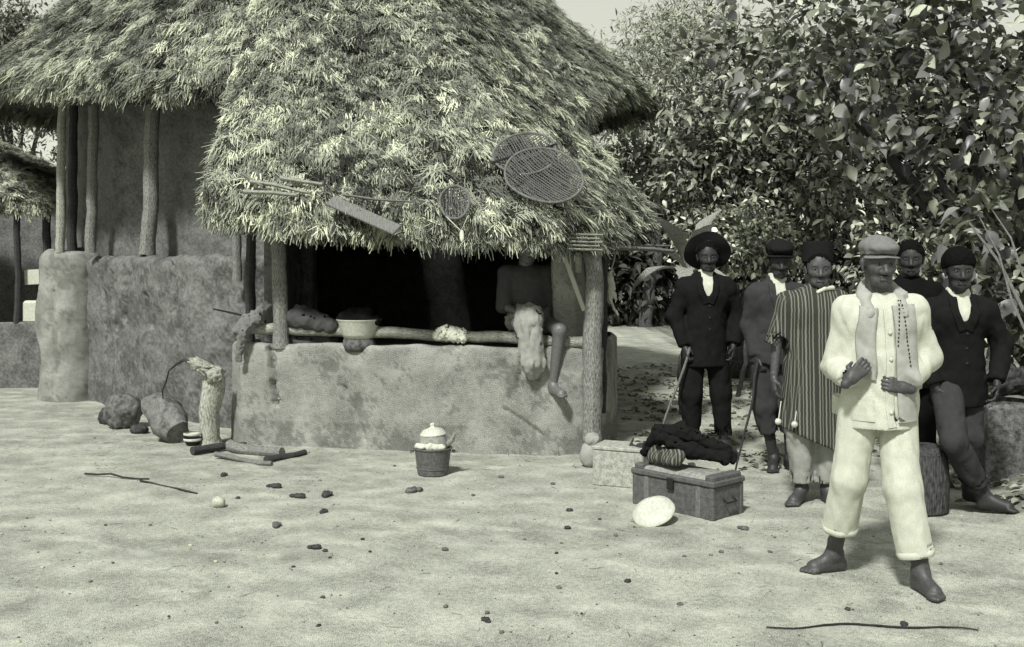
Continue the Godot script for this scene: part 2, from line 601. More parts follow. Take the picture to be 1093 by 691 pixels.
# a solid of rammed mud over a closed outline (x, z), rounded along its top; crack(x, y, z) gives the depth of grooves
func mud_mass(mb: MB, poly: PackedVector2Array, h: float, rtop: float, amp: float, seg := 0.03, smooth := 2, stain := 0.0, cracks := [], under_roof := false) -> void:
	mb.colored = true
	var area := 0.0
	for k in poly.size():
		area += poly[k].cross(poly[(k + 1) % poly.size()])
	if area < 0.0:
		poly.reverse()
	var ring := resample(poly, seg, smooth)
	var n := ring.size()
	var nrm := PackedVector2Array()
	for k in n:
		var t := (ring[(k + 1) % n] - ring[(k - 1 + n) % n]).normalized()
		nrm.append(Vector2(t.y, -t.x))
	var rows := []
	var ny := maxi(3, int(h / seg))
	for j in ny:
		rows.append([lerpf(-0.08, h - rtop, float(j) / (ny - 1)), 0.0])
	for j in range(1, 6):
		var a := PI / 2.0 * j / 5.0
		rows.append([h - rtop + rtop * sin(a), rtop * (1.0 - cos(a))])
	var first := mb.v.size()
	for r: Array in rows:
		for k in n:
			var b: Vector2 = ring[k] - nrm[k] * float(r[1])
			var q := Vector3(b.x, r[0], b.y)
			var dsp := amp * 1.2 * noise2.get_noise_3dv(q * 1.1) + amp * 0.3 * noise.get_noise_3dv(q * 3.0) + amp * 0.14 * noise.get_noise_3dv(q * 13.0) + 0.004 * noise.get_noise_3dv(q * 31.0)
			for c: Array in cracks:
				var along := clampf((q.y - float(c[1])) / (float(c[3]) - float(c[1])), 0.0, 1.0)
				if q.y > minf(c[1], c[3]) and q.y < maxf(c[1], c[3]):
					var cx := lerpf(c[0], c[2], along) + 0.035 * noise.get_noise_2d(q.y * 6.0, float(c[0]))
					dsp -= float(c[4]) * maxf(0.0, 1.0 - absf(q.x - cx) / 0.03)
			var top := amp * 0.8 * noise2.get_noise_2d(q.x * 2.0, q.z * 2.0) * sstep(0.3 * h, h, q.y)
			var g := 1.0
			var sn := noise.get_noise_3dv(q * 2.3 + Vector3(4, 0, 0)) + 0.6 * noise.get_noise_3dv(q * 9.0)
			var sp := sn + rf(-0.22, 0.22) + (0.36 if q.y < 0.2 else 0.0)
			if stain > 0.0 and sp > (0.22 if stain > 0.32 else 0.36):
				g = 1.0 - stain
			elif sp < -0.36:
				g = 1.22
			if under_roof:
				q.y = minf(q.y, roof_y(b.x, b.y) - 0.2)
			mb.p(Vector3(b.x + nrm[k].x * dsp, q.y + top, b.y + nrm[k].y * dsp), Vector2.ZERO, Color(g, g, g))
	for j in rows.size() - 1:
		for k in n:
			var k2 := (k + 1) % n
			var a2 := first + j * n
			mb.quad(a2 + k, a2 + n + k, a2 + n + k2, a2 + k2)
	var last := PackedVector2Array()
	var lf := first + (rows.size() - 1) * n
	for k in n:
		last.append(Vector2(mb.v[lf + k].x, mb.v[lf + k].z))
	var tr := Geometry2D.triangulate_polygon(last)
	for k in range(0, tr.size(), 3):
		var a3 := last[tr[k]]
		var up := (last[tr[k + 1]] - a3).cross(last[tr[k + 2]] - a3)
		if up < 0.0:
			mb.tri(lf + tr[k], lf + tr[k + 1], lf + tr[k + 2])
		else:
			mb.tri(lf + tr[k], lf + tr[k + 2], lf + tr[k + 1])

# an upright wall along an open or closed line: two faces and ends, by way of a closed outline
func strip_outline(line: PackedVector2Array, w: float) -> PackedVector2Array:
	var l := PackedVector2Array()
	var r := PackedVector2Array()
	for k in line.size():
		var t := (line[mini(k + 1, line.size() - 1)] - line[maxi(k - 1, 0)]).normalized()
		var nn := Vector2(t.y, -t.x) * w * 0.5
		l.append(line[k] + nn)
		r.append(line[k] - nn)
	r.reverse()
	l.append_array(r)
	return l

# ---------------------------------------------------------------- thatch
var tuft_meshes: Array[ArrayMesh] = []

func make_tufts() -> void:
	# matted locks of split palm frond: thin blades that lie almost flat, a few of them curling off
	for k in 6:
		var mb := MB.new()
		for b in 26:
			var x0 := rf(-0.05, 0.05)
			var y0 := rf(-0.012, 0.016)
			var z0 := rf(-0.07, 0.05)
			var l := rf(0.045, 0.13)
			var w := rf(0.0014, 0.0042)
			var yaw := rf(-0.32, 0.32)
			var lift := rf(-0.08, 0.16)
			if b > 21:
				yaw = rf(-1.4, 1.4)
				lift = rf(0.0, 0.6)
			var droop := rf(-0.1, 0.5)
			var twist := rf(-0.7, 0.7)
			var q := Vector3(x0, y0, z0)
			var pitch := lift
			var prev := -1
			for s in 3:
				var t := s / 2.0
				var ww: float = w * [0.9, 1.0, 0.7][s]
				var lat := Vector3(cos(yaw), 0, -sin(yaw)) * cos(twist * t) + Vector3.UP * sin(twist * t)
				var i0 := mb.p(q - lat * ww)
				mb.p(q + lat * ww)
				if prev >= 0:
					mb.quad(prev, i0, i0 + 1, prev + 1)
				prev = i0
				var d := Vector3(sin(yaw) * cos(pitch), sin(pitch), cos(yaw) * cos(pitch))
				q += d * l / 2.0
				pitch -= droop
		tuft_meshes.append(mb.commit(mats.thatch))

# ragged courses: every course swells towards its lower lip and breaks off there; returns (height, place within the course)
func course_at(q: Vector3, s: float) -> Vector2:
	var c := s / 0.15 + 1.1 * noise2.get_noise_3dv(q * 1.6) + 0.8 * noise.get_noise_3dv(q * 4.5)
	var fr := c - floorf(c)
	return Vector2(0.10 * fr * fr + 0.05 * noise.get_noise_3dv(q * 7.0) + 0.03 * noise2.get_noise_3dv(q * 2.0), fr)

func line_at(e: PackedVector3Array, u: float) -> Vector3:
	var total := 0.0
	for k in e.size() - 1:
		total += e[k].distance_to(e[k + 1])
	var want := u * total
	for k in e.size() - 1:
		var l := e[k].distance_to(e[k + 1])
		if want <= l or k == e.size() - 2:
			return e[k].lerp(e[k + 1], clampf(want / l, 0.0, 1.0))
		want -= l
	return e[e.size() - 1]

func line_length(e: PackedVector3Array) -> float:
	var total := 0.0
	for k in e.size() - 1:
		total += e[k].distance_to(e[k + 1])
	return total

func multimesh(parent: Node3D, called: String, mesh: Mesh, xf: Array, cols: PackedColorArray) -> MultiMeshInstance3D:
	var mm := MultiMesh.new()
	mm.transform_format = MultiMesh.TRANSFORM_3D
	mm.use_colors = true
	mm.mesh = mesh
	mm.instance_count = xf.size()
	for k in xf.size():
		mm.set_instance_transform(k, xf[k])
		mm.set_instance_color(k, cols[k])
	var o := MultiMeshInstance3D.new()
	o.name = called
	o.multimesh = mm
	o.set_meta("kind", "stuff")
	var top: Node = parent
	var off := Vector3.ZERO
	while top != self:
		off += top.position
		top = top.get_parent()
	o.position = -off
	parent.add_child(o, true)
	return o

# slope lines run from the apex to every point of the eave line; v is 0 at the apex
func thatch_slope(root: Node3D, called: String, e: PackedVector3Array, apex: Vector3, thick: float, density: float, v0: float, fringe: float, bright := 1.0, edges := [true, true]) -> void:
	var length := line_length(e)
	var slope := apex.distance_to(line_at(e, 0.5))
	var nu := maxi(6, int(length / 0.06))
	var nv := maxi(20, int(slope * (1.0 - v0) / 0.035))
	var mb := MB.new()
	var w := nu + 1
	var eu := PackedVector3Array()
	for i in nu + 1:
		eu.append(line_at(e, float(i) / nu))
	var nrms := PackedVector3Array()
	for i in nu + 1:
		var nr := (eu[mini(i + 1, nu)] - eu[maxi(i - 1, 0)]).cross(eu[i] - apex).normalized()
		nrms.append(nr if nr.y > 0.0 else -nr)
	for j in nv + 2:
		for i in nu + 1:
			var v := 0.01 if j == 0 else lerpf(v0, 1.0, float(j - 1) / nv)
			var q := apex.lerp(eu[i], v)
			if j > 0:
				q += nrms[i] * (course_at(q, v * slope).x - 0.03)
			mb.p(q)
	var rows := nv + 2
	var half := mb.v.size()
	for j in 13:
		for i in nu + 1:
			mb.p(apex.lerp(eu[i], maxf(0.01, j / 12.0)) + Vector3(0, -thick, 0))
	for j in rows - 1:
		for i in nu:
			var a := j * w + i
			mb.quad(a, a + w, a + w + 1, a + 1)
	for j in 12:
		for i in nu:
			var a2 := half + j * w + i
			mb.quad(a2, a2 + 1, a2 + w + 1, a2 + w)
	for i in nu:
		var b := (rows - 1) * w + i
		var b3 := half + 12 * w + i
		mb.quad(b, b3, b3 + 1, b + 1)
	var deck := part(root, called, mb, mats.thatch_under)
	var xf := [[], [], [], [], [], []]
	var cl := [PackedColorArray(), PackedColorArray(), PackedColorArray(), PackedColorArray(), PackedColorArray(), PackedColorArray()]
	var n := int(density * length * slope * 0.5 * (1.0 - v0 * v0))
	for k in n:
		var ui := rng.randf() * nu
		var i0 := mini(int(ui), nu - 1)
		var ep := eu[i0].lerp(eu[i0 + 1], ui - i0)
		var v := sqrt(rf(v0 * v0, 1.0))
		var nrm := nrms[i0]
		var down := (ep - apex).normalized()
		var lat := down.cross(nrm).normalized() * -1.0
		var q := apex.lerp(ep, v)
		var co := course_at(q, v * slope)
		if co.y < 0.32 and rng.randf() < 0.85:
			continue
		q += nrm * (co.x - 0.025 + rf(-0.01, 0.012))
		var b := Basis(lat, nrm, lat.cross(nrm)).rotated(nrm, rf(-0.4, 0.4)).rotated(lat, rf(-0.1, 0.3) - 0.25 * co.y)
		var s := rf(0.7, 1.25)
		b = b.scaled(Vector3(s * rf(0.8, 1.3), s, s))
		tuft_put(xf, cl, b, q, bright)
	# the shaggy eave, and the cut sides
	var runs := [[e, fringe]]
	var sides_e := []
	if edges[0]:
		sides_e.append(e[0])
	if edges[1]:
		sides_e.append(e[e.size() - 1])
	for se: Vector3 in sides_e:
		runs.append([PackedVector3Array([apex.lerp(se, 0.55), se]), fringe * 0.8])
	for r: Array in runs:
		var el: PackedVector3Array = r[0]
		var m := int(line_length(el) * float(r[1]))
		for k in m:
			var u2 := rng.randf()
			var ep3 := line_at(el, u2)
			var down2 := (ep3 - apex).normalized()
			var out := Vector3(down2.x, 0, down2.z).normalized()
			var lat2 := Vector3.UP.cross(out).normalized()
			var drop := rf(-thick * 1.0, 0.03)
			ep3 += Vector3(0, drop, 0) + out * rf(-0.10, 0.05) + lat2 * rf(-0.05, 0.05)
			var zdir := (down2 + Vector3.DOWN * rf(0.0, 0.7) + rv() * 0.6).normalized()
			var ydir := lat2.cross(zdir).normalized() * -1.0
			if ydir.y < 0.0:
				ydir = -ydir
			var b2 := Basis(ydir.cross(zdir), ydir, zdir).rotated(zdir, rf(-0.5, 0.5))
			var s2 := rf(0.7, 1.2)
			tuft_put(xf, cl, b2.scaled(Vector3(s2, s2, s2)), ep3, bright * 1.1)
	for k in 6:
		multimesh(deck, "thatch_tufts", tuft_meshes[k], xf[k], cl[k])

func tuft_put(xf: Array, cl: Array, b: Basis, q: Vector3, bright: float) -> void:
	var k := rng.randi() % 6
	xf[k].append(Transform3D(b, q))
	var g := 0.30 + 0.22 * noise2.get_noise_3dv(q * 0.8) + 0.55 * noise.get_noise_3dv(q * 8.0) + rf(-0.14, 0.18)
	if rng.randf() < 0.36:
		g *= 0.35
	g = clampf(g * bright, 0.03, 0.72)
	cl[k].append(Color(g * 0.98, g, g * lerpf(1.0, 0.88, clampf((g - 0.08) * 1.6, 0.0, 1.0))))

# ---------------------------------------------------------------- the hut
var hut: Node3D
const APEX := Vector3(-2.45, 7.13, -13.5)

var eaves := []

# height of the thatch over a place, found on the slope line through it
func roof_y(x: float, z: float) -> float:
	var o := Vector2(APEX.x, APEX.z)
	var d := Vector2(x, z) - o
	for k: int in [1, 0, 2]:
		var e: PackedVector3Array = eaves[k]
		for i in e.size() - 1:
			var hit: Variant = Geometry2D.segment_intersects_segment(o, o + d.normalized() * 9.0, Vector2(e[i].x, e[i].z), Vector2(e[i + 1].x, e[i + 1].z))
			if hit != null:
				var h: Vector2 = hit
				var t := h.distance_to(Vector2(e[i].x, e[i].z)) / maxf(0.001, Vector2(e[i].x, e[i].z).distance_to(Vector2(e[i + 1].x, e[i + 1].z)))
				return lerpf(APEX.y, lerpf(e[i].y, e[i + 1].y, t), d.length() / o.distance_to(h))
	return 3.0

func make_hut() -> void:
	make_tufts()
	hut = thing("thatched_hut", "large mud hut with shaggy thatched roof sweeping down over an open booth", "hut", Vector3(-2.0, 0, -11.5))
	var left_eave := pts([Vector3(-4.9, 3.5, -16.8), Vector3(-6.3, 3.55, -15.2), Vector3(-6.55, 3.5, -13.5), at(-20, 82, 12.2), at(5, 82, 11.3), at(90, 83, 10.75), at(165, 83, 10.45), at(246, 84, 10.3)])
	var mid_eave := pts([at(224, 214, 8.75), at(262, 217, 8.68), at(330, 223, 8.55), at(430, 228, 8.4), at(520, 234, 8.3), at(592, 238, 8.28), at(640, 236, 8.7), at(690, 228, 9.4)])
	var right_eave := pts([at(600, 150, 10.1), at(620, 130, 10.6), at(634, 98, 11.1), at(676, 90, 12.8), Vector3(1.75, 3.5, -13.8), Vector3(0.9, 3.5, -16.2), Vector3(-1.5, 3.5, -17.6), Vector3(-4.9, 3.5, -16.8)])
	eaves = [left_eave, mid_eave, right_eave]
	# raised mud platform on the side away from the booth, with a rounded end
	var mb := MB.new()
	mud_mass(mb, PackedVector2Array([Vector2(-5.0, -13.3), Vector2(-4.95, -12.3), Vector2(-4.5, -11.85), Vector2(-4.2, -11.45), Vector2(-3.5, -10.75), Vector2(-2.85, -10.2), Vector2(-2.45, -9.98), Vector2(-2.05, -10.3), Vector2(-2.1, -11.3), Vector2(-3.6, -12.6)]), 1.57, 0.10, 0.06, 0.025, 2, 0.34,
		[[-4.42, 1.6, -4.3, 0.5, 0.09], [-3.9, 1.6, -3.95, 0.9, 0.08], [-4.15, 1.4, -4.1, 0.1, 0.05], [-3.3, 1.6, -3.2, 1.0, 0.07], [-3.62, 1.2, -3.5, 0.5, 0.05]])
	part(hut, "platform", mb, mats.mud_wall, "tall rough cracked mud platform")
	mb = MB.new()
	mud_mass(mb, PackedVector2Array([Vector2(-5.24, -12.5), Vector2(-5.26, -12.1), Vector2(-5.02, -11.82), Vector2(-4.68, -11.86), Vector2(-4.5, -12.2), Vector2(-4.7, -12.7)]), 1.64, 0.16, 0.05, 0.025, 2, 0.3, [[-4.95, 1.2, -4.9, 0.3, 0.04]])
	part(hut, "buttress", mb, mats.mud_plaster, "rounded mud buttress at the platform's end")
	# the house wall behind it, open towards the booth
	mb = MB.new()
	var line := PackedVector2Array([Vector2(-1.95, -10.9), Vector2(-2.3, -10.95), Vector2(-3.2, -11.35), Vector2(-4.3, -12.1), Vector2(-5.15, -12.95), Vector2(-5.3, -13.8), Vector2(-4.9, -15.4), Vector2(-3.2, -16.4), Vector2(-0.8, -16.2), Vector2(0.4, -14.6), Vector2(0.6, -12.4), Vector2(0.62, -10.9), Vector2(0.6, -10.5)])
	mud_mass(mb, strip_outline(line, 0.22), 4.6, 0.05, 0.03, 0.06, 0, 0.25, [], true)
	part(hut, "house_wall", mb, mats.mud_wall)
	# booth: parapet, its floor, the pillar at the corner
	mb = MB.new()
	var front := PackedVector2Array([Vector2(-2.30, -9.75), Vector2(-2.30, -9.25), Vector2(-1.9, -9.12), Vector2(-0.6, -8.9), Vector2(0.3, -8.77), Vector2(0.62, -8.78), Vector2(0.74, -9.1), Vector2(0.9, -10.4)])
	mud_mass(mb, strip_outline(front, 0.2), 0.85, 0.05, 0.022, 0.02, 1, 0.32, [[-1.99, 0.87, -1.96, 0.34, 0.11], [-0.56, 0.9, -0.56, 0.4, 0.006], [-0.6, 0.9, -0.6, 0.4, 0.006], [-1.35, 0.5, -1.2, 0.05, 0.03], [0.1, 0.87, 0.05, 0.5, 0.035], [-0.05, 0.35, 0.25, 0.15, 0.03]])
	part(hut, "parapet", mb, mats.mud_plaster, "low grey mud parapet with a long crack")
	mb = MB.new()
	mud_mass(mb, PackedVector2Array([Vector2(-2.2, -10.9), Vector2(-2.2, -9.3), Vector2(0.55, -8.95), Vector2(0.85, -10.7)]), 0.74, 0.03, 0.01, 0.06, 0)
	part(hut, "booth_floor", mb, mats.mud_wall)
	mb = MB.new()
	mud_mass(mb, PackedVector2Array([Vector2(0.32, -8.95), Vector2(0.34, -8.78), Vector2(0.56, -8.75), Vector2(0.60, -8.95)]), 1.62, 0.05, 0.02, 0.02, 1, 0.3)
	part(hut, "pillar", mb, mats.mud_plaster)
	# partition between the booth and the platform, and the booth's far side
	mb = MB.new()
	mud_mass(mb, strip_outline(PackedVector2Array([Vector2(-2.06, -9.42), Vector2(-2.12, -10.2), Vector2(-2.16, -10.95)]), 0.14), 3.0, 0.03, 0.015, 0.05, 0, 0.0, [], true)
	part(hut, "partition", mb, mats.mud_wall)
	mb = MB.new()
	mud_mass(mb, strip_outline(PackedVector2Array([Vector2(0.72, -9.2), Vector2(0.74, -9.9), Vector2(0.68, -10.7)]), 0.14), 3.0, 0.03, 0.015, 0.05, 0, 0.0, [], true)
	part(hut, "side_wall", mb, mats.mud_wall)
	# timbers: [px, py top, px, py bottom, depth top, depth bottom, radius, material]
	for a: Array in [
		[66, 100, 64, 270, 11.9, 11.9, 0.045, "wood_pale"], [78, 100, 77, 270, 12.4, 12.4, 0.05, "wood_dark"],
		[100, 98, 97, 270, 11.75, 11.75, 0.055, "wood_grey"], [164, 98, 158, 272, 11.15, 11.15, 0.075, "wood_grey"],
		[296, 235, 300, 372, 9.08, 9.08, 0.062, "wood_grey"], [268, 240, 266, 366, 9.45, 9.45, 0.045, "wood_dark"],
		[252, 240, 253, 300, 9.9, 9.9, 0.04, "wood_grey"],
		[634, 250, 632, 470, 8.62, 8.58, 0.075, "wood_grey"], [646, 258, 641, 440, 8.85, 8.85, 0.035, "wood_dark"],
		[617, 250, 618, 290, 8.6, 8.68, 0.03, "wood_pale"], [560, 240, 560, 380, 9.7, 9.7, 0.05, "wood_dark"]]:
		mb = MB.new()
		pole(mb, at(a[0], a[1], a[4]), at(a[2], a[3], a[5]), float(a[6]) * 0.92, float(a[6]) * 1.08, 0.012, 12, 0.25)
		part(hut, "post", mb, mats[a[7]])
	mb = MB.new()
	pole(mb, at(262, 350, 9.2), at(628, 365, 8.72), 0.048, 0.046, 0.02, 12, 0.15)
	part(hut, "rail", mb, mats.wood_pale)
	mb = MB.new()
	pole(mb, at(40, 108, 11.6), at(250, 108, 10.75), 0.04, 0.04, 0.02, 8, 0.1)
	part(hut, "eave_pole", mb, mats.wood_dark)
	mb = MB.new()
	pole(mb, at(235, 236, 9.0), at(640, 250, 8.66), 0.035, 0.035, 0.02, 8, 0.1)
	part(hut, "eave_pole", mb, mats.wood_dark)
	# bundle of slats under the corner of the eave, and the long pole that reaches out of it
	for k in 5:
		mb = MB.new()
		pole(mb, at(588 + 2 * k, 250 + 4 * k, 8.3 - 0.01 * k), at(643 - 3 * (k % 2), 251 + 4 * k, 8.35), 0.011, 0.010, 0.01, 6, 0.1)
		part(hut, "slat", mb, mats.wood_pale)
	mb = MB.new()
	pole(mb, at(630, 263, 8.5), at(718, 268, 9.3), 0.022, 0.016, 0.01, 8, 0.2)
	part(hut, "jutting_pole", mb, mats.wood_grey)
	mb = MB.new()
	pole(mb, at(652, 264, 8.9), at(714, 262, 9.35), 0.012, 0.010, 0.01, 6, 0.2)
	part(hut, "jutting_pole", mb, mats.wood_grey)
	mb = MB.new()
	box(mb, at(612, 300, 8.62), Vector3(0.035, 0.5, 0.02), Basis(Vector3.BACK, 0.35), 0.004)
	part(hut, "brace_board", mb, mats.wood_pale)
	# thatch slopes
	thatch_slope(hut, "roof_slope", left_eave, APEX, 0.16, 620.0, 0.3, 330.0, 1.0, [false, true])
	thatch_slope(hut, "roof_slope", mid_eave, APEX, 0.16, 950.0, 0.3, 420.0, 1.05)
	thatch_slope(hut, "roof_slope", right_eave, APEX, 0.16, 520.0, 0.3, 260.0, 0.95, [true, false])
	# loose boards and poles lying on the thatch
	for a: Array in [[262, 205, 318, 208, 0.02, "wood_pale", "thick bleached stick lowest on the thatch beside the loose board"], [268, 194, 330, 205, 0.018, "wood_pale", "bleached stick crossing slantwise over the thickest stick on the thatch"], [258, 186, 282, 200, 0.014, "wood_grey", "short grey stick at the cut edge of the booth thatch"], [300, 190, 345, 196, 0.02, "wood_pale", "bleached stick highest of the bunch on the thatch"], [365, 208, 440, 216, 0.012, "wood_grey", "thin grey stick on the thatch above the loose board"]]:
		mb = MB.new()
		var da := roof_depth(a[0], a[1]) - 0.22
		var db := roof_depth(a[2], a[3]) - 0.22
		pole(mb, at(a[0], a[1], da), at(a[2], a[3], db), a[4], float(a[4]) * 0.7, 0.02, 7, 0.2)
		single("loose_stick", a[6], "stick", mb, mats[a[5]], Vector3.ZERO, "sticks lying on the thatch")
	mb = MB.new()
	var pa := at(352, 214, roof_depth(352, 214) - 0.22)
	var pb := at(424, 246, roof_depth(424, 246) - 0.16)
	var dirx := (pb - pa).normalized()
	var nz := (Vector3(0, 0.7, 0.7) - dirx * Vector3(0, 0.7, 0.7).dot(dirx)).normalized()
	box(mb, Vector3.ZERO, Vector3(pa.distance_to(pb), 0.022, 0.11), Basis(dirx, nz, dirx.cross(nz)), 0.006)
	single("loose_board", "short pale board tilted on the edge of the booth thatch", "board", mb, mats.plank, (pa + pb) * 0.5)

# depth at which a pixel's ray meets the booth's slope of thatch
func roof_depth(px: float, py: float) -> float:
	var a := APEX
	var b := at(262, 217, 8.68)
	var c := at(520, 234, 8.3)
	var n := (b - a).cross(c - a).normalized()
	var o := Vector3(0, EYE, 0)
	var dir := at(px, py, 1.0) - o
	return (a - o).dot(n) / dir.dot(n)

func make_neighbour_hut() -> void:
	var h := thing("neighbouring_hut", "small hut with low thatched eave and dark open front beside the tall mud platform", "hut", Vector3(-7.2, 0, -14.2))
	var mb := MB.new()
	mud_mass(mb, PackedVector2Array([Vector2(-9.2, -13.3), Vector2(-9.2, -13.0), Vector2(-5.5, -12.95), Vector2(-5.5, -13.25)]), 0.78, 0.04, 0.02, 0.04, 1, 0.25)
	part(h, "low_wall", mb, mats.mud_wall)
	mb = MB.new()
	mud_mass(mb, strip_outline(PackedVector2Array([Vector2(-9.1, -13.5), Vector2(-9.1, -16.2), Vector2(-5.75, -16.2), Vector2(-5.75, -14.2)]), 0.2), 2.5, 0.04, 0.02, 0.08, 0)
	part(h, "back_wall", mb, mats.mud_wall)
	for a: Array in [[17, 200, 19, 365, 13.05, 0.04], [49, 200, 50, 380, 13.2, 0.05]]:
		mb = MB.new()
		pole(mb, at(a[0], a[1], a[4]), at(a[2], a[3], a[4]), a[5], a[5], 0.02, 8, 0.2)
		part(h, "post", mb, mats.wood_dark)
	var apex := Vector3(-7.4, 3.3, -14.6)
	thatch_slope(h, "roof_slope", pts([Vector3(-9.6, 2.2, -16.0), Vector3(-9.6, 2.2, -13.1), at(3, 212, 12.95), at(60, 214, 12.95), Vector3(-5.6, 2.3, -14.2), Vector3(-5.6, 2.3, -16.2)]), apex, 0.14, 700.0, 0.2, 300.0, 0.9, [false, false])
	# plain white boxes for two pale squares above the low wall
	mb = MB.new()
	box(mb, at(34, 333, 13.1), Vector3(0.19, 0.27, 0.12), Basis(), 0.03)
	single("white_block", "small white block standing on the neighbouring hut's low wall", "sack", mb, mats.white_linen, Vector3.ZERO)
	mb = MB.new()
	box(mb, at(34, 296, 13.15), Vector3(0.18, 0.18, 0.02), Basis(Vector3.BACK, 0.05), 0.006)
	single("white_panel", "thin white panel in the neighbouring hut's dark opening", "cloth", mb, mats.white_linen, Vector3.ZERO)

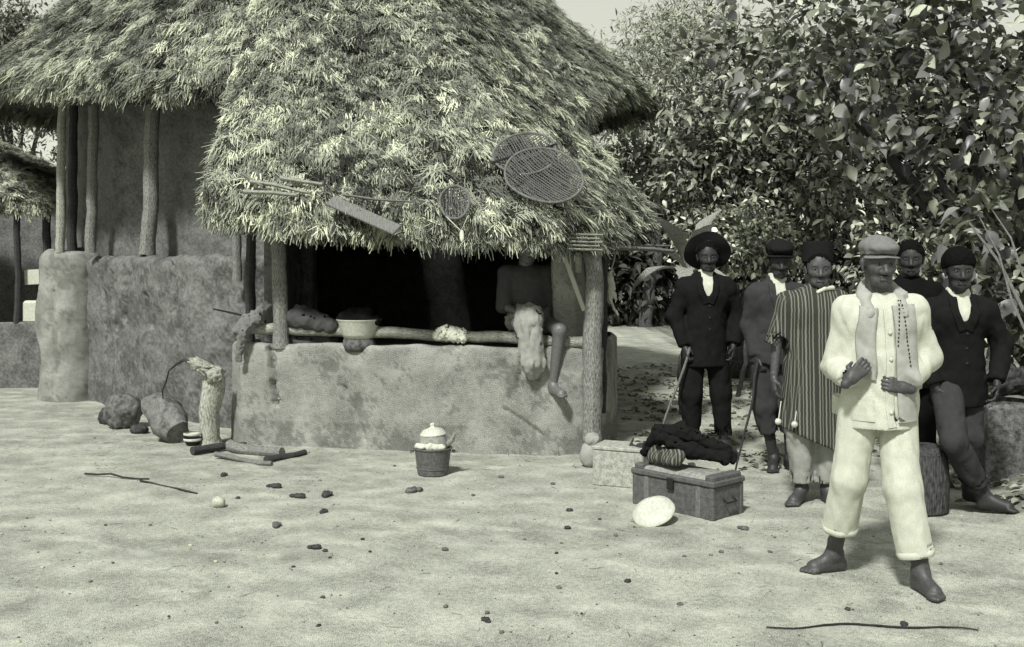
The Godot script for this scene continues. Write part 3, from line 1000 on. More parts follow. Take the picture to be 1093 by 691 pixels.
# ---------------------------------------------------------------- figures: smooth unions of tapered capsules, meshed as surface nets
class Field:
	var o: Vector3
	var c: float
	var nx: int
	var ny: int
	var nz: int
	var d := PackedFloat32Array()

	func _init(lo: Vector3, hi: Vector3, cell: float) -> void:
		o = lo
		c = cell
		nx = int(ceil((hi.x - lo.x) / cell)) + 1
		ny = int(ceil((hi.y - lo.y) / cell)) + 1
		nz = int(ceil((hi.z - lo.z) / cell)) + 1
		d.resize(nx * ny * nz)
		d.fill(0.1)

	func span(lo: Vector3, hi: Vector3) -> Array:
		var a := ((lo - o) / c).floor()
		var b := ((hi - o) / c).ceil()
		return [maxi(0, int(a.x)), mini(nx - 1, int(b.x)), maxi(0, int(a.y)), mini(ny - 1, int(b.y)), maxi(0, int(a.z)), mini(nz - 1, int(b.z))]

	# tapered capsule; sq squashes space (1, 1, 1.5 makes it flat front to back); mode 0 joins, 1 cuts away; ends: 1 flat at b, 2 flat at a, 3 both
	func cap(a: Vector3, b: Vector3, ra: float, rb: float, k := 0.02, sq := Vector3.ONE, mode := 0, ends := 0) -> void:
		var r := maxf(ra, rb) + k + c * 2.0
		var rr := Vector3(r / sq.x, r / sq.y, r / sq.z)
		var s := span(a.min(b) - rr, a.max(b) + rr)
		var sa := a * sq
		var ba := b * sq - sa
		var ll := maxf(ba.length_squared(), 1e-9)
		var ln := sqrt(ll)
		for z: int in range(s[4], s[5] + 1):
			for y: int in range(s[2], s[3] + 1):
				var i: int = (z * ny + y) * nx + int(s[0])
				var pa := (o + Vector3(s[0], y, z) * c) * sq - sa
				var dx := c * sq.x
				for x: int in range(s[0], s[1] + 1):
					var t := pa.dot(ba) / ll
					var h := clampf(t, 0.0, 1.0)
					var q := (pa - ba * h).length() - lerpf(ra, rb, h)
					if ends & 1 and t > 1.0:
						q = maxf(q, (t - 1.0) * ln)
					if ends & 2 and t < 0.0:
						q = maxf(q, -t * ln)
					var old := d[i]
					if mode == 0:
						var hh := maxf(k - absf(old - q), 0.0)
						d[i] = minf(old, q) - hh * hh * 0.25 / k
					else:
						var h2 := maxf(k - absf(old + q), 0.0)
						d[i] = maxf(old, -q) + h2 * h2 * 0.25 / k
					pa.x += dx
					i += 1

	# flat-ended part, open at its end: hollow the end out a little
	func hollow(b: Vector3, dir: Vector3, r: float, deep := 0.03) -> void:
		cap(b - dir * deep, b + dir * 0.05, r, r, 0.006, Vector3.ONE, 1)

	func wrinkle(n: FastNoiseLite, amp: float, f: Vector3, off := Vector3.ZERO) -> void:
		var i := 0
		var lim := amp * 2.5 + c
		for z in nz:
			for y in ny:
				for x in nx:
					if absf(d[i]) < lim:
						var q := (o + Vector3(x, y, z) * c) * f + off
						d[i] += amp * n.get_noise_3dv(q)
					i += 1

	# folds with a sharp valley
	func crease(n: FastNoiseLite, amp: float, f: Vector3, off := Vector3.ZERO) -> void:
		var i := 0
		var lim := amp * 2.5 + c
		for z in nz:
			for y in ny:
				for x in nx:
					if absf(d[i]) < lim:
						var q := (o + Vector3(x, y, z) * c)
						q = Vector3(q.x + 0.35 * q.y, q.y, q.z) * f + off
						d[i] += amp * (0.8 - minf(1.0, absf(n.get_noise_3dv(q)) * 4.0))
					i += 1

	func cut(n: Vector3, w: float) -> void:
		var i := 0
		for z in nz:
			for y in ny:
				for x in nx:
					var q := n.dot(o + Vector3(x, y, z) * c) - w
					if q > d[i]:
						d[i] = q
					i += 1

	func front(x: float, y: float) -> float:
		var ix := clampi(int(round((x - o.x) / c)), 0, nx - 1)
		var iy := clampi(int(round((y - o.y) / c)), 0, ny - 1)
		for k in range(nz - 1, 0, -1):
			var a := d[(k * ny + iy) * nx + ix]
			if a < 0.0:
				var b := d[(mini(k + 1, nz - 1) * ny + iy) * nx + ix]
				return o.z + c * (k + (a / (a - b) if b > 0.0 else 0.0))
		return o.z

	func mesh(mb: MB) -> void:
		var ids := PackedInt32Array()
		ids.resize(d.size())
		ids.fill(-1)
		var sx := 1
		var sy := nx
		var sz := nx * ny
		var lim := c * 2.2
		for z in nz - 1:
			for y in ny - 1:
				var i := (z * ny + y) * nx
				for x in nx - 1:
					var v0 := d[i]
					if v0 < lim and v0 > -lim:
						var v1 := d[i + 1]
						var v2 := d[i + sy]
						var v3 := d[i + sy + 1]
						var v4 := d[i + sz]
						var v5 := d[i + sz + 1]
						var v6 := d[i + sz + sy]
						var v7 := d[i + sz + sy + 1]
						var neg := int(v0 < 0.0) + int(v1 < 0.0) + int(v2 < 0.0) + int(v3 < 0.0) + int(v4 < 0.0) + int(v5 < 0.0) + int(v6 < 0.0) + int(v7 < 0.0)
						if neg > 0 and neg < 8:
							var s := Vector3.ZERO
							var n := 0
							if (v0 < 0.0) != (v1 < 0.0):
								s += Vector3(v0 / (v0 - v1), 0, 0)
								n += 1
							if (v2 < 0.0) != (v3 < 0.0):
								s += Vector3(v2 / (v2 - v3), 1, 0)
								n += 1
							if (v4 < 0.0) != (v5 < 0.0):
								s += Vector3(v4 / (v4 - v5), 0, 1)
								n += 1
							if (v6 < 0.0) != (v7 < 0.0):
								s += Vector3(v6 / (v6 - v7), 1, 1)
								n += 1
							if (v0 < 0.0) != (v2 < 0.0):
								s += Vector3(0, v0 / (v0 - v2), 0)
								n += 1
							if (v1 < 0.0) != (v3 < 0.0):
								s += Vector3(1, v1 / (v1 - v3), 0)
								n += 1
							if (v4 < 0.0) != (v6 < 0.0):
								s += Vector3(0, v4 / (v4 - v6), 1)
								n += 1
							if (v5 < 0.0) != (v7 < 0.0):
								s += Vector3(1, v5 / (v5 - v7), 1)
								n += 1
							if (v0 < 0.0) != (v4 < 0.0):
								s += Vector3(0, 0, v0 / (v0 - v4))
								n += 1
							if (v1 < 0.0) != (v5 < 0.0):
								s += Vector3(1, 0, v1 / (v1 - v5))
								n += 1
							if (v2 < 0.0) != (v6 < 0.0):
								s += Vector3(0, 1, v2 / (v2 - v6))
								n += 1
							if (v3 < 0.0) != (v7 < 0.0):
								s += Vector3(1, 1, v3 / (v3 - v7))
								n += 1
							ids[i] = mb.p(o + (Vector3(x, y, z) + s / n) * c)
					i += 1
		for z in range(1, nz - 1):
			for y in range(1, ny - 1):
				var i2 := (z * ny + y) * nx + 1
				for x in range(1, nx - 1):
					var e := d[i2]
					if e < lim and e > -lim:
						var inside := e < 0.0
						if inside != (d[i2 + 1] < 0.0):
							rim(mb, ids, i2, sy, sz, inside)
						if inside != (d[i2 + sy] < 0.0):
							rim(mb, ids, i2, sz, sx, inside)
						if inside != (d[i2 + sz] < 0.0):
							rim(mb, ids, i2, sx, sy, inside)
					i2 += 1

	func rim(mb: MB, ids: PackedInt32Array, i: int, u: int, v: int, inside: bool) -> void:
		var a := ids[i]
		var b := ids[i - u]
		var e := ids[i - u - v]
		var f := ids[i - v]
		if a < 0 or b < 0 or e < 0 or f < 0:
			return
		if inside:
			mb.quad(e, f, a, b)
		else:
			mb.quad(e, b, a, f)

# bones: [a, b, ra, rb, (k), (sq), (ends)]
func grow(bones: Array, cell: float, pad := 0.04) -> Field:
	var lo := Vector3.ONE * 99.0
	var hi := -lo
	for b: Array in bones:
		var sq: Vector3 = b[5] if b.size() > 5 else Vector3.ONE
		var r := maxf(b[2], b[3])
		var rr := Vector3(r / sq.x, r / sq.y, r / sq.z) + Vector3.ONE * pad
		lo = lo.min(Vector3(b[0]).min(b[1]) - rr)
		hi = hi.max(Vector3(b[0]).max(b[1]) + rr)
	var f := Field.new(lo, hi, cell)
	for b: Array in bones:
		f.cap(b[0], b[1], b[2], b[3], b[4] if b.size() > 4 else 0.03, b[5] if b.size() > 5 else Vector3.ONE, 0, b[6] if b.size() > 6 else 0)
	return f

func V(x: float, y: float, z: float) -> Vector3:
	return Vector3(x, y, z)

# a head in its own frame: chin at y 0, crown near 0.235, face to +z; turned by b and set at c (the point under the chin)
func head(mb: MB, c: Vector3, b: Basis, cell: float, s := 1.0) -> void:
	var f := Field.new(V(-0.11, -0.06, -0.14), V(0.11, 0.26, 0.15), cell)
	f.cap(V(0, 0.145, -0.035), V(0, 0.150, 0.012), 0.082, 0.078, 0.02, V(1.08, 0.93, 1))       # skull
	f.cap(V(0, 0.075, 0.018), V(0, 0.120, 0.020), 0.055, 0.066, 0.03)                          # face
	f.cap(V(-0.026, 0.030, 0.042), V(0.026, 0.030, 0.042), 0.028, 0.028, 0.03)                 # jaw
	f.cap(V(0, 0.016, 0.060), V(0, 0.022, 0.060), 0.020, 0.020, 0.02)                          # chin
	f.cap(V(-0.046, 0.092, 0.050), V(-0.030, 0.084, 0.064), 0.022, 0.020, 0.02)                # cheekbones
	f.cap(V(0.046, 0.092, 0.050), V(0.030, 0.084, 0.064), 0.022, 0.020, 0.02)
	f.cap(V(-0.038, 0.134, 0.074), V(0.038, 0.134, 0.074), 0.012, 0.012, 0.014)                # brow
	for sg: float in [-1.0, 1.0]:
		f.cap(V(0.030 * sg, 0.116, 0.092), V(0.036 * sg, 0.116, 0.090), 0.013, 0.013, 0.008, Vector3.ONE, 1)   # sockets
		f.cap(V(0.031 * sg, 0.1155, 0.072), V(0.033 * sg, 0.1155, 0.072), 0.0125, 0.0125, 0.003)
		f.cap(V(0.076 * sg, 0.088, -0.010), V(0.081 * sg, 0.122, -0.018), 0.011, 0.015, 0.010, V(1.6, 1, 1))   # ears
		f.cap(V(0.013 * sg, 0.073, 0.090), V(0.017 * sg, 0.073, 0.084), 0.011, 0.010, 0.006)                    # nostrils
	f.cap(V(0, 0.118, 0.084), V(0, 0.078, 0.099), 0.009, 0.014, 0.010)                         # nose
	f.cap(V(-0.018, 0.0525, 0.080), V(0.018, 0.0525, 0.080), 0.0072, 0.0072, 0.002)               # lips
	f.cap(V(-0.016, 0.0385, 0.079), V(0.016, 0.0385, 0.079), 0.0085, 0.0085, 0.002)
	f.cap(V(0, -0.05, -0.035), V(0, 0.06, -0.028), 0.056, 0.052, 0.03)                         # neck
	var h := MB.new()
	f.mesh(h)
	mb.join(h, Transform3D(b.scaled(Vector3.ONE * s), c))

func eyes(root: Node3D, c: Vector3, b: Basis, s := 1.0) -> void:
	for sg: float in [-1.0, 1.0]:
		var mb := MB.new()
		lump(mb, c + b * (V(0.032 * sg, 0.1155, 0.0795) * s), Vector3(0.0115, 0.0050, 0.008) * s, 0.0, 1.0, 6, b)
		local_part(root, "eye", mb, mats.eye_white)
		mb = MB.new()
		lump(mb, c + b * (V(0.032 * sg, 0.1155, 0.0850) * s), Vector3(0.0045, 0.0045, 0.004) * s, 0.0, 1.0, 5, b)
		local_part(root, "pupil", mb, mats.hair)

# a hand from the wrist w along dir, palm facing n; curl 0 open .. 1 fist; side +1 puts the thumb towards dir x n
func hand(mb0: MB, w0: Vector3, dir: Vector3, n: Vector3, curl: float, side: float, cell := 0.004, size := 0.9) -> void:
	var w := Vector3.ZERO
	var mb := MB.new()
	dir = dir.normalized()
	n = (n - dir * n.dot(dir)).normalized()
	var u := dir.cross(n) * side
	var bones := [[w - dir * 0.03, w + dir * 0.01, 0.026, 0.025, 0.01, Vector3.ONE]]
	for k in 4:
		var off := (1.5 - k) * 0.0195
		bones.append([w + dir * 0.01 + u * off * 0.6, w + dir * 0.082 + u * off, 0.016, 0.0125, 0.016])
		var l: float = [0.070, 0.080, 0.075, 0.058][k]
		var q := w + dir * 0.085 + u * off
		var ang := 0.15 + curl * 0.5
		for s in 3:
			var seg: float = l * [0.45, 0.32, 0.26][s]
			var t := dir * cos(ang) + n * sin(ang)
			bones.append([q, q + t * seg, 0.0098 - 0.0008 * s, 0.0092 - 0.0010 * s, 0.004])
			q += t * seg
			ang += 0.12 + curl * 1.15
	var tb := w + dir * 0.022 + u * 0.026
	var t1 := (dir * 0.62 + u * 0.7 + n * 0.35 * (1.0 + curl)).normalized()
	bones.append([tb - u * 0.012, tb + t1 * 0.038, 0.015, 0.0115, 0.010])
	var t2 := (dir * 0.85 + u * (0.25 - 0.5 * curl) + n * (0.3 + 0.5 * curl)).normalized()
	bones.append([tb + t1 * 0.038, tb + t1 * 0.038 + t2 * 0.034, 0.0115, 0.009, 0.005])
	grow(bones, cell, 0.02).mesh(mb)
	mb0.join(mb, Transform3D(Basis().scaled(Vector3.ONE * size), w0))

func foot(mb: MB, heel: Vector3, dir: Vector3, ankle: Vector3, cell := 0.007) -> void:
	dir = Vector3(dir.x, 0, dir.z).normalized()
	var u := Vector3.UP.cross(dir)
	var b := [[ankle + Vector3.UP * 0.06, ankle, 0.036, 0.036, 0.02], [ankle, heel + V(0, 0.034, 0), 0.036, 0.032, 0.03],
		[heel + V(0, 0.036, 0) + dir * 0.01, heel + dir * 0.15 + V(0, 0.028, 0), 0.034, 0.036, 0.02], [ankle, heel + dir * 0.14 + V(0, 0.035, 0), 0.03, 0.022, 0.03]]
	for k in 5:
		var off := (k - 2) * 0.017
		var q := heel + dir * (0.165 - 0.006 * absf(k - 1)) + u * off + V(0, 0.020, 0)
		b.append([q, q + dir * (0.045 - 0.006 * absf(k - 1)) + V(0, -0.006, 0), 0.013, 0.0105, 0.008])
	var f := grow(b, cell, 0.02)
	f.cut(Vector3.DOWN, -(heel.y - 0.001))
	f.mesh(mb)

func shoe(mb: MB, heel: Vector3, dir: Vector3, ankle: Vector3) -> void:
	dir = Vector3(dir.x, 0, dir.z).normalized()
	var f := grow([[ankle + Vector3.UP * 0.04, ankle, 0.05, 0.048, 0.03, Vector3.ONE, 2], [ankle, heel + V(0, 0.04, 0), 0.046, 0.042, 0.03], [heel + V(0, 0.042, 0), heel + dir * 0.2 + V(0, 0.03, 0), 0.042, 0.044, 0.03], [ankle, heel + dir * 0.17 + V(0, 0.04, 0), 0.04, 0.034, 0.03]], 0.009)
	f.cut(Vector3.DOWN, -(heel.y - 0.001))
	f.mesh(mb)

# the naked figure under the clothes, without head, hands and feet; j is a dictionary of joints
func figure(j: Dictionary, cell: float) -> Field:
	var ch: Vector3 = j.chest
	var hp: Vector3 = j.hips
	var sh: Vector3 = (j.sl - j.sr).normalized()
	var b := [
		[ch - sh * 0.07, ch + sh * 0.07, 0.088, 0.088, 0.04, V(1, 1, 1.25)], [hp - sh * 0.05, hp + sh * 0.05, 0.092, 0.092, 0.04, V(1, 1, 1.2)],
		[hp, ch, 0.085, 0.085, 0.04, V(0.9, 1, 1.25)], [ch, j.neck, 0.075, 0.054, 0.04], [j.neck, j.chin, 0.055, 0.052, 0.03],
		[ch + V(0, 0.06, 0), j.sl, 0.06, 0.046, 0.04], [ch + V(0, 0.06, 0), j.sr, 0.06, 0.046, 0.04],
		[j.sl, j.el, 0.046, 0.038, 0.02], [j.el, j.wl, 0.038, 0.026, 0.015], [j.sr, j.er, 0.046, 0.038, 0.02], [j.er, j.wr, 0.038, 0.026, 0.015],
		[j.hl, j.kl, 0.075, 0.052, 0.04], [j.kl, j.al, 0.054, 0.035, 0.03], [j.hr, j.kr, 0.075, 0.052, 0.04], [j.kr, j.ar, 0.054, 0.035, 0.03]]
	return grow(b, cell)

func sleeve(a: Vector3, e: Vector3, w: Vector3, r0: float, r1: float, r2: float, short := 0.94) -> Array:
	return [[a, e, r0, r1, 0.035], [e, e.lerp(w, short), r1, r2, 0.03, Vector3.ONE, 1]]

# a band of cloth laid on the front of a garment along (x, y) points
func band(f: Field, line: Array, width: float, off: float, thick := 0.006) -> MB:
	var mb := MB.new()
	var n := 0
	for k in line.size():
		var a: Vector2 = line[k]
		var t: Vector2 = (Vector2(line[mini(k + 1, line.size() - 1)]) - Vector2(line[maxi(k - 1, 0)])).normalized()
		var s := Vector2(-t.y, t.x) * width * 0.5
		var row := []
		for m in 7:
			var q := a + s * (m / 3.0 - 1.0)
			row.append(V(q.x, q.y, f.front(q.x, q.y) + off + 0.004 * noise.get_noise_2d(q.x * 30.0, q.y * 8.0)))
		var base := mb.v.size()
		for m in 7:
			mb.p(row[m] + V(0, 0, thick))
		for m in 7:
			mb.p(row[m] - V(0, 0, 0.004))
		if k > 0:
			for m in 6:
				mb.quad(base - 14 + m, base - 14 + m + 1, base + m + 1, base + m)
				mb.quad(base - 7 + m, base + 7 + m, base + 7 + m + 1, base - 7 + m + 1)
			mb.quad(base - 14, base, base + 7, base - 7)
			mb.quad(base - 8, base - 1, base + 13, base + 6)
		n += 1
	return mb

func smooth_line(a: Array, n: int) -> Array:
	var c := Curve2D.new()
	for k in a.size():
		var t: Vector2 = (Vector2(a[mini(k + 1, a.size() - 1)]) - Vector2(a[maxi(k - 1, 0)])) / 6.0
		c.add_point(a[k], -t, t)
	var out := []
	for k in n + 1:
		out.append(c.sample_baked(c.get_baked_length() * k / n, true))
	return out

func wear(root: Node3D, called: String, f: Field, m: Material, label := "") -> MeshInstance3D:
	var mb := MB.new()
	f.mesh(mb)
	return local_part(root, called, mb, m, label)

func make_people() -> void:
	man_in_white()
	man_with_straw_hat()
	man_in_rolled_trousers()
	man_in_striped_robe()
	man_half_hidden()
	man_against_the_bank()
	person_in_booth()

func stand(label: String, px: float, d: float, turn := 0.0) -> Node3D:
	var x := (px - CX) / F * d
	var r := thing("person", label, "person", V(x, land(x, -d), -d))
	r.rotation.y = turn
	return r

func man_in_white() -> void:
	var r := stand("barefoot man in white jacket, white trousers, long scarf and flat cap", 940, 5.3)
	var m := 0.00452
	var j := {"chin": V(-0.02, 1.45, 0.02), "neck": V(-0.01, 1.40, 0), "chest": V(0, 1.24, 0), "hips": V(-0.01, 0.93, 0),
		"sr": V(-0.155, 1.325, -0.01), "er": V(-0.205, 1.045, -0.06), "wr": V(-0.195, 1.00, 0.15), "sl": V(0.165, 1.325, -0.01), "el": V(0.245, 1.09, -0.05), "wl": V(0.075, 0.96, 0.13),
		"hr": V(-0.10, 0.90, -0.02), "kr": V(-0.15, 0.50, -0.04), "ar": V(-0.165, 0.095, -0.19), "hl": V(0.075, 0.90, 0.0), "kl": V(0.075, 0.48, 0.09), "al": V(0.145, 0.095, 0.13)}
	var mb := MB.new()
	figure(j, 0.014).mesh(mb)
	var hb := Basis(Vector3.UP, 0.06) * Basis(Vector3.RIGHT, 0.03)
	var hc := V(-0.02, 1.435, 0.03)
	head(mb, hc, hb, 0.004, 0.96)
	hand(mb, j.wr, V(0.62, 0.66, 0.10), V(0.2, -0.1, -0.95), 0.45, 1.0, 0.0035)
	hand(mb, j.wl, V(-0.85, 0.22, 0.06), V(-0.1, -0.1, -0.95), 0.5, -1.0, 0.0035)
	foot(mb, V(-0.13, 0.0, -0.215), V(-0.95, 0, 0.28), j.ar, 0.006)
	foot(mb, V(0.145, 0.0, 0.09), V(0.16, 0, 1), j.al, 0.006)
	local_part(r, "body", mb, mats.skin)
	eyes(r, hc, hb, 0.96)
	# trousers, wide and ending above the ankle
	var tr := grow([[V(-0.06, 0.90, -0.01), V(0.06, 0.90, -0.01), 0.128, 0.128, 0.04, V(1.0, 1, 1.1)], [V(-0.095, 0.84, -0.02), V(-0.145, 0.50, -0.03), 0.098, 0.083, 0.03], [V(-0.145, 0.50, -0.03), V(-0.160, 0.235, -0.13), 0.083, 0.084, 0.03, Vector3.ONE, 1],
		[V(0.075, 0.84, 0), V(0.078, 0.48, 0.08), 0.098, 0.086, 0.03], [V(0.078, 0.48, 0.08), V(0.128, 0.165, 0.11), 0.086, 0.086, 0.03, Vector3.ONE, 1]], 0.010)
	tr.wrinkle(noise, 0.007, V(10, 0.8, 10))
	tr.crease(noise2, 0.005, V(6, 1.0, 6))
	tr.hollow(V(-0.160, 0.235, -0.13), V(0, -1, -0.3).normalized(), 0.07)
	tr.hollow(V(0.128, 0.165, 0.11), V(0, -1, 0.1).normalized(), 0.07)
	var to := wear(r, "trousers", tr, mats.white_cotton)
	for hm: Array in [[V(-0.159, 0.245, -0.126), V(0, 1, 0.35)], [V(0.127, 0.175, 0.109), V(-0.15, 1, -0.1)]]:
		local_part(to, "hem", hem_ring(hm[0], hm[1], 0.089), mats.white_cotton)
	# jacket, loose, hem at the hips
	var jb := [[V(-0.09, 1.26, -0.01), V(0.09, 1.26, -0.01), 0.118, 0.118, 0.06, V(1, 1, 1.08)], [V(-0.05, 1.1, -0.01), V(0.05, 1.1, -0.01), 0.135, 0.135, 0.06, V(1, 1, 1.1)], [V(0, 1.2, -0.01), V(0, 0.755, 0.0), 0.13, 0.160, 0.06, V(0.92, 1, 1.12), 1],
		[V(0, 1.32, -0.02), V(0, 1.41, -0.01), 0.09, 0.070, 0.05, V(0.9, 1, 1), 1], [V(0, 1.32, -0.01), j.sl, 0.085, 0.064, 0.05], [V(0, 1.32, -0.01), j.sr, 0.085, 0.064, 0.05]]
	jb.append_array(sleeve(j.sr, j.er, j.wr, 0.060, 0.062, 0.052, 0.86))
	jb.append_array(sleeve(j.sl, j.el, j.wl, 0.062, 0.066, 0.052, 0.86))
	var jk := grow(jb, 0.009)
	jk.wrinkle(noise, 0.007, V(8, 2.6, 8), V(3, 0, 0))
	jk.crease(noise2, 0.007, V(5, 3, 5))
	jk.cap(V(0, 1.50, 0.05), V(-0.005, 1.36, 0.16), 0.058, 0.012, 0.01, Vector3.ONE, 1)
	jk.hollow(V(0, 0.755, 0), Vector3.DOWN, 0.13)
	var jo := wear(r, "jacket", jk, mats.white_cotton)
	mb = band(jk, smooth_line([Vector2(0.0, 1.33), Vector2(0.006, 1.1), Vector2(0.0, 0.9), Vector2(0.01, 0.775)], 24), 0.042, 0.002, 0.004)
	local_part(jo, "placket", mb, mats.white_cotton)
	for k in 4:
		mb = MB.new()
		var by := 1.22 - 0.125 * k
		lump(mb, V(0.004, by, jk.front(0.004, by) + 0.010), Vector3(0.010, 0.010, 0.005), 0.0, 1.0, 5)
		local_part(jo, "button", mb, mats.white_linen)
	mb = band(jk, smooth_line([Vector2(0.115, 0.90), Vector2(0.115, 0.80)], 10), 0.12, 0.003, 0.005)
	local_part(jo, "pocket", mb, mats.white_cotton)
	mb = band(jk, smooth_line([Vector2(-0.125, 0.90), Vector2(-0.125, 0.80)], 10), 0.11, 0.003, 0.005)
	local_part(jo, "pocket", mb, mats.white_cotton)
	# scarf round the neck, both ends hanging down in front
	var sc := grow([[V(-0.085, 1.385, 0.02), V(-0.05, 1.43, -0.06), 0.034, 0.034, 0.02], [V(-0.05, 1.43, -0.06), V(0.05, 1.43, -0.06), 0.034, 0.034, 0.02], [V(0.05, 1.43, -0.06), V(0.085, 1.385, 0.02), 0.034, 0.034, 0.02], [V(0.085, 1.385, 0.02), V(0.075, 1.31, 0.10), 0.036, 0.026, 0.02], [V(-0.085, 1.385, 0.02), V(-0.085, 1.31, 0.09), 0.036, 0.026, 0.02]], 0.008)
	sc.wrinkle(noise, 0.012, V(14, 22, 14))
	mb = MB.new()
	sc.mesh(mb)
	mb.join(band(jk, smooth_line([Vector2(0.075, 1.35), Vector2(0.085, 1.2), Vector2(0.088, 1.02), Vector2(0.095, 0.80)], 34), 0.112, 0.008, 0.010))
	mb.join(band(jk, smooth_line([Vector2(-0.085, 1.34), Vector2(-0.105, 1.2), Vector2(-0.10, 1.06), Vector2(-0.105, 1.00)], 24), 0.082, 0.008, 0.010))
	var so := local_part(r, "scarf", mb, mats.scarf)
	for col in 2:
		mb = MB.new()
		for k in 17:
			var x := lerpf(0.052, 0.030 if col == 0 else 0.085, k / 16.0) + (0.0 if col == 0 else 0.012)
			var y := 1.37 - 0.019 * k
			if col == 0 and k > 11:
				break
			lump(mb, V(x, y, jk.front(x, y) + 0.022), Vector3(0.0042, 0.0048, 0.003), 0.0, 1.0, 4)
		local_part(so, "dotted_trim", mb, mats.iron)
	flat_cap(r, hc, hb, mats.tweed, 0.87)

# the turned-up edge of a trouser leg or sleeve
func hem_ring(c: Vector3, up: Vector3, r: float) -> MB:
	var mb := MB.new()
	up = up.normalized()
	var x := up.cross(Vector3.BACK).normalized()
	var z := x.cross(up)
	for k in 33:
		var a := TAU * k / 32.0
		var o := x * cos(a) + z * sin(a)
		var rr := r * (1.0 + 0.04 * sin(3.0 * a) + 0.03 * sin(7.0 * a + 1.0))
		for e in 5:
			var t := e / 4.0
			mb.p(c + o * (rr - 0.006 * absf(2.0 * t - 1.0) * absf(2.0 * t - 1.0)) + up * (0.032 * (t - 0.4)))
	for k in 32:
		for e in 4:
			var i := k * 5 + e
			mb.quad(i, i + 1, i + 6, i + 5)
	return mb

# a soft cap with a stiff peak
func flat_cap(r: Node3D, hc: Vector3, hb: Basis, m: Material, s: float, back := 0.0) -> void:
	var tilt := hb * Basis(Vector3.RIGHT, 0.06 + back)
	var f := Field.new(V(-0.15, 0.11, -0.17), V(0.15, 0.30, 0.19), 0.006)
	f.cap(V(0, 0.19, -0.030), V(0, 0.19, 0.010), 0.094, 0.090, 0.02, V(1, 1, 1))
	f.cap(V(0, 0.226, -0.02), V(0, 0.220, 0.045), 0.096, 0.078, 0.03, V(0.94, 2.1, 0.95))
	f.cut(V(0, -1, 0.12).normalized(), -0.176)
	f.cap(V(0, 0.10, -0.02), V(0, 0.165, -0.01), 0.080, 0.080, 0.006, V(1, 1, 0.92), 1)
	f.wrinkle(noise, 0.006, V(14, 14, 14))
	var mb := MB.new()
	f.mesh(mb)
	var h := MB.new()
	h.join(mb, Transform3D(tilt.scaled(Vector3.ONE * s), hc))
	var o := local_part(r, "cap", h, m)
	# peak
	var pk := MB.new()
	var n := 14
	for layer in 2:
		for k in n + 1:
			var a := lerpf(-1.25, 1.25, float(k) / n)
			for e in 4:
				var rr := 0.085 + (0.040 * cos(a * 0.72)) * e / 3.0
				pk.p(V(sin(a) * rr * 0.98, 0.190 - 0.014 * e / 3.0 - 0.012 * absf(sin(a)) - 0.007 * layer, cos(a) * rr * 1.06 - 0.012))
	for layer in 2:
		for k in n:
			for e in 3:
				var i := layer * (n + 1) * 4 + k * 4 + e
				if layer == 0:
					pk.quad(i, i + 1, i + 5, i + 4)
				else:
					pk.quad(i, i + 4, i + 5, i + 1)
	for k in n:
		var i2 := k * 4 + 3
		var l2 := (n + 1) * 4
		pk.quad(i2, i2 + l2, i2 + l2 + 4, i2 + 4)
	h = MB.new()
	h.join(pk, Transform3D(tilt.scaled(Vector3.ONE * s), hc))
	local_part(o, "peak", h, m)

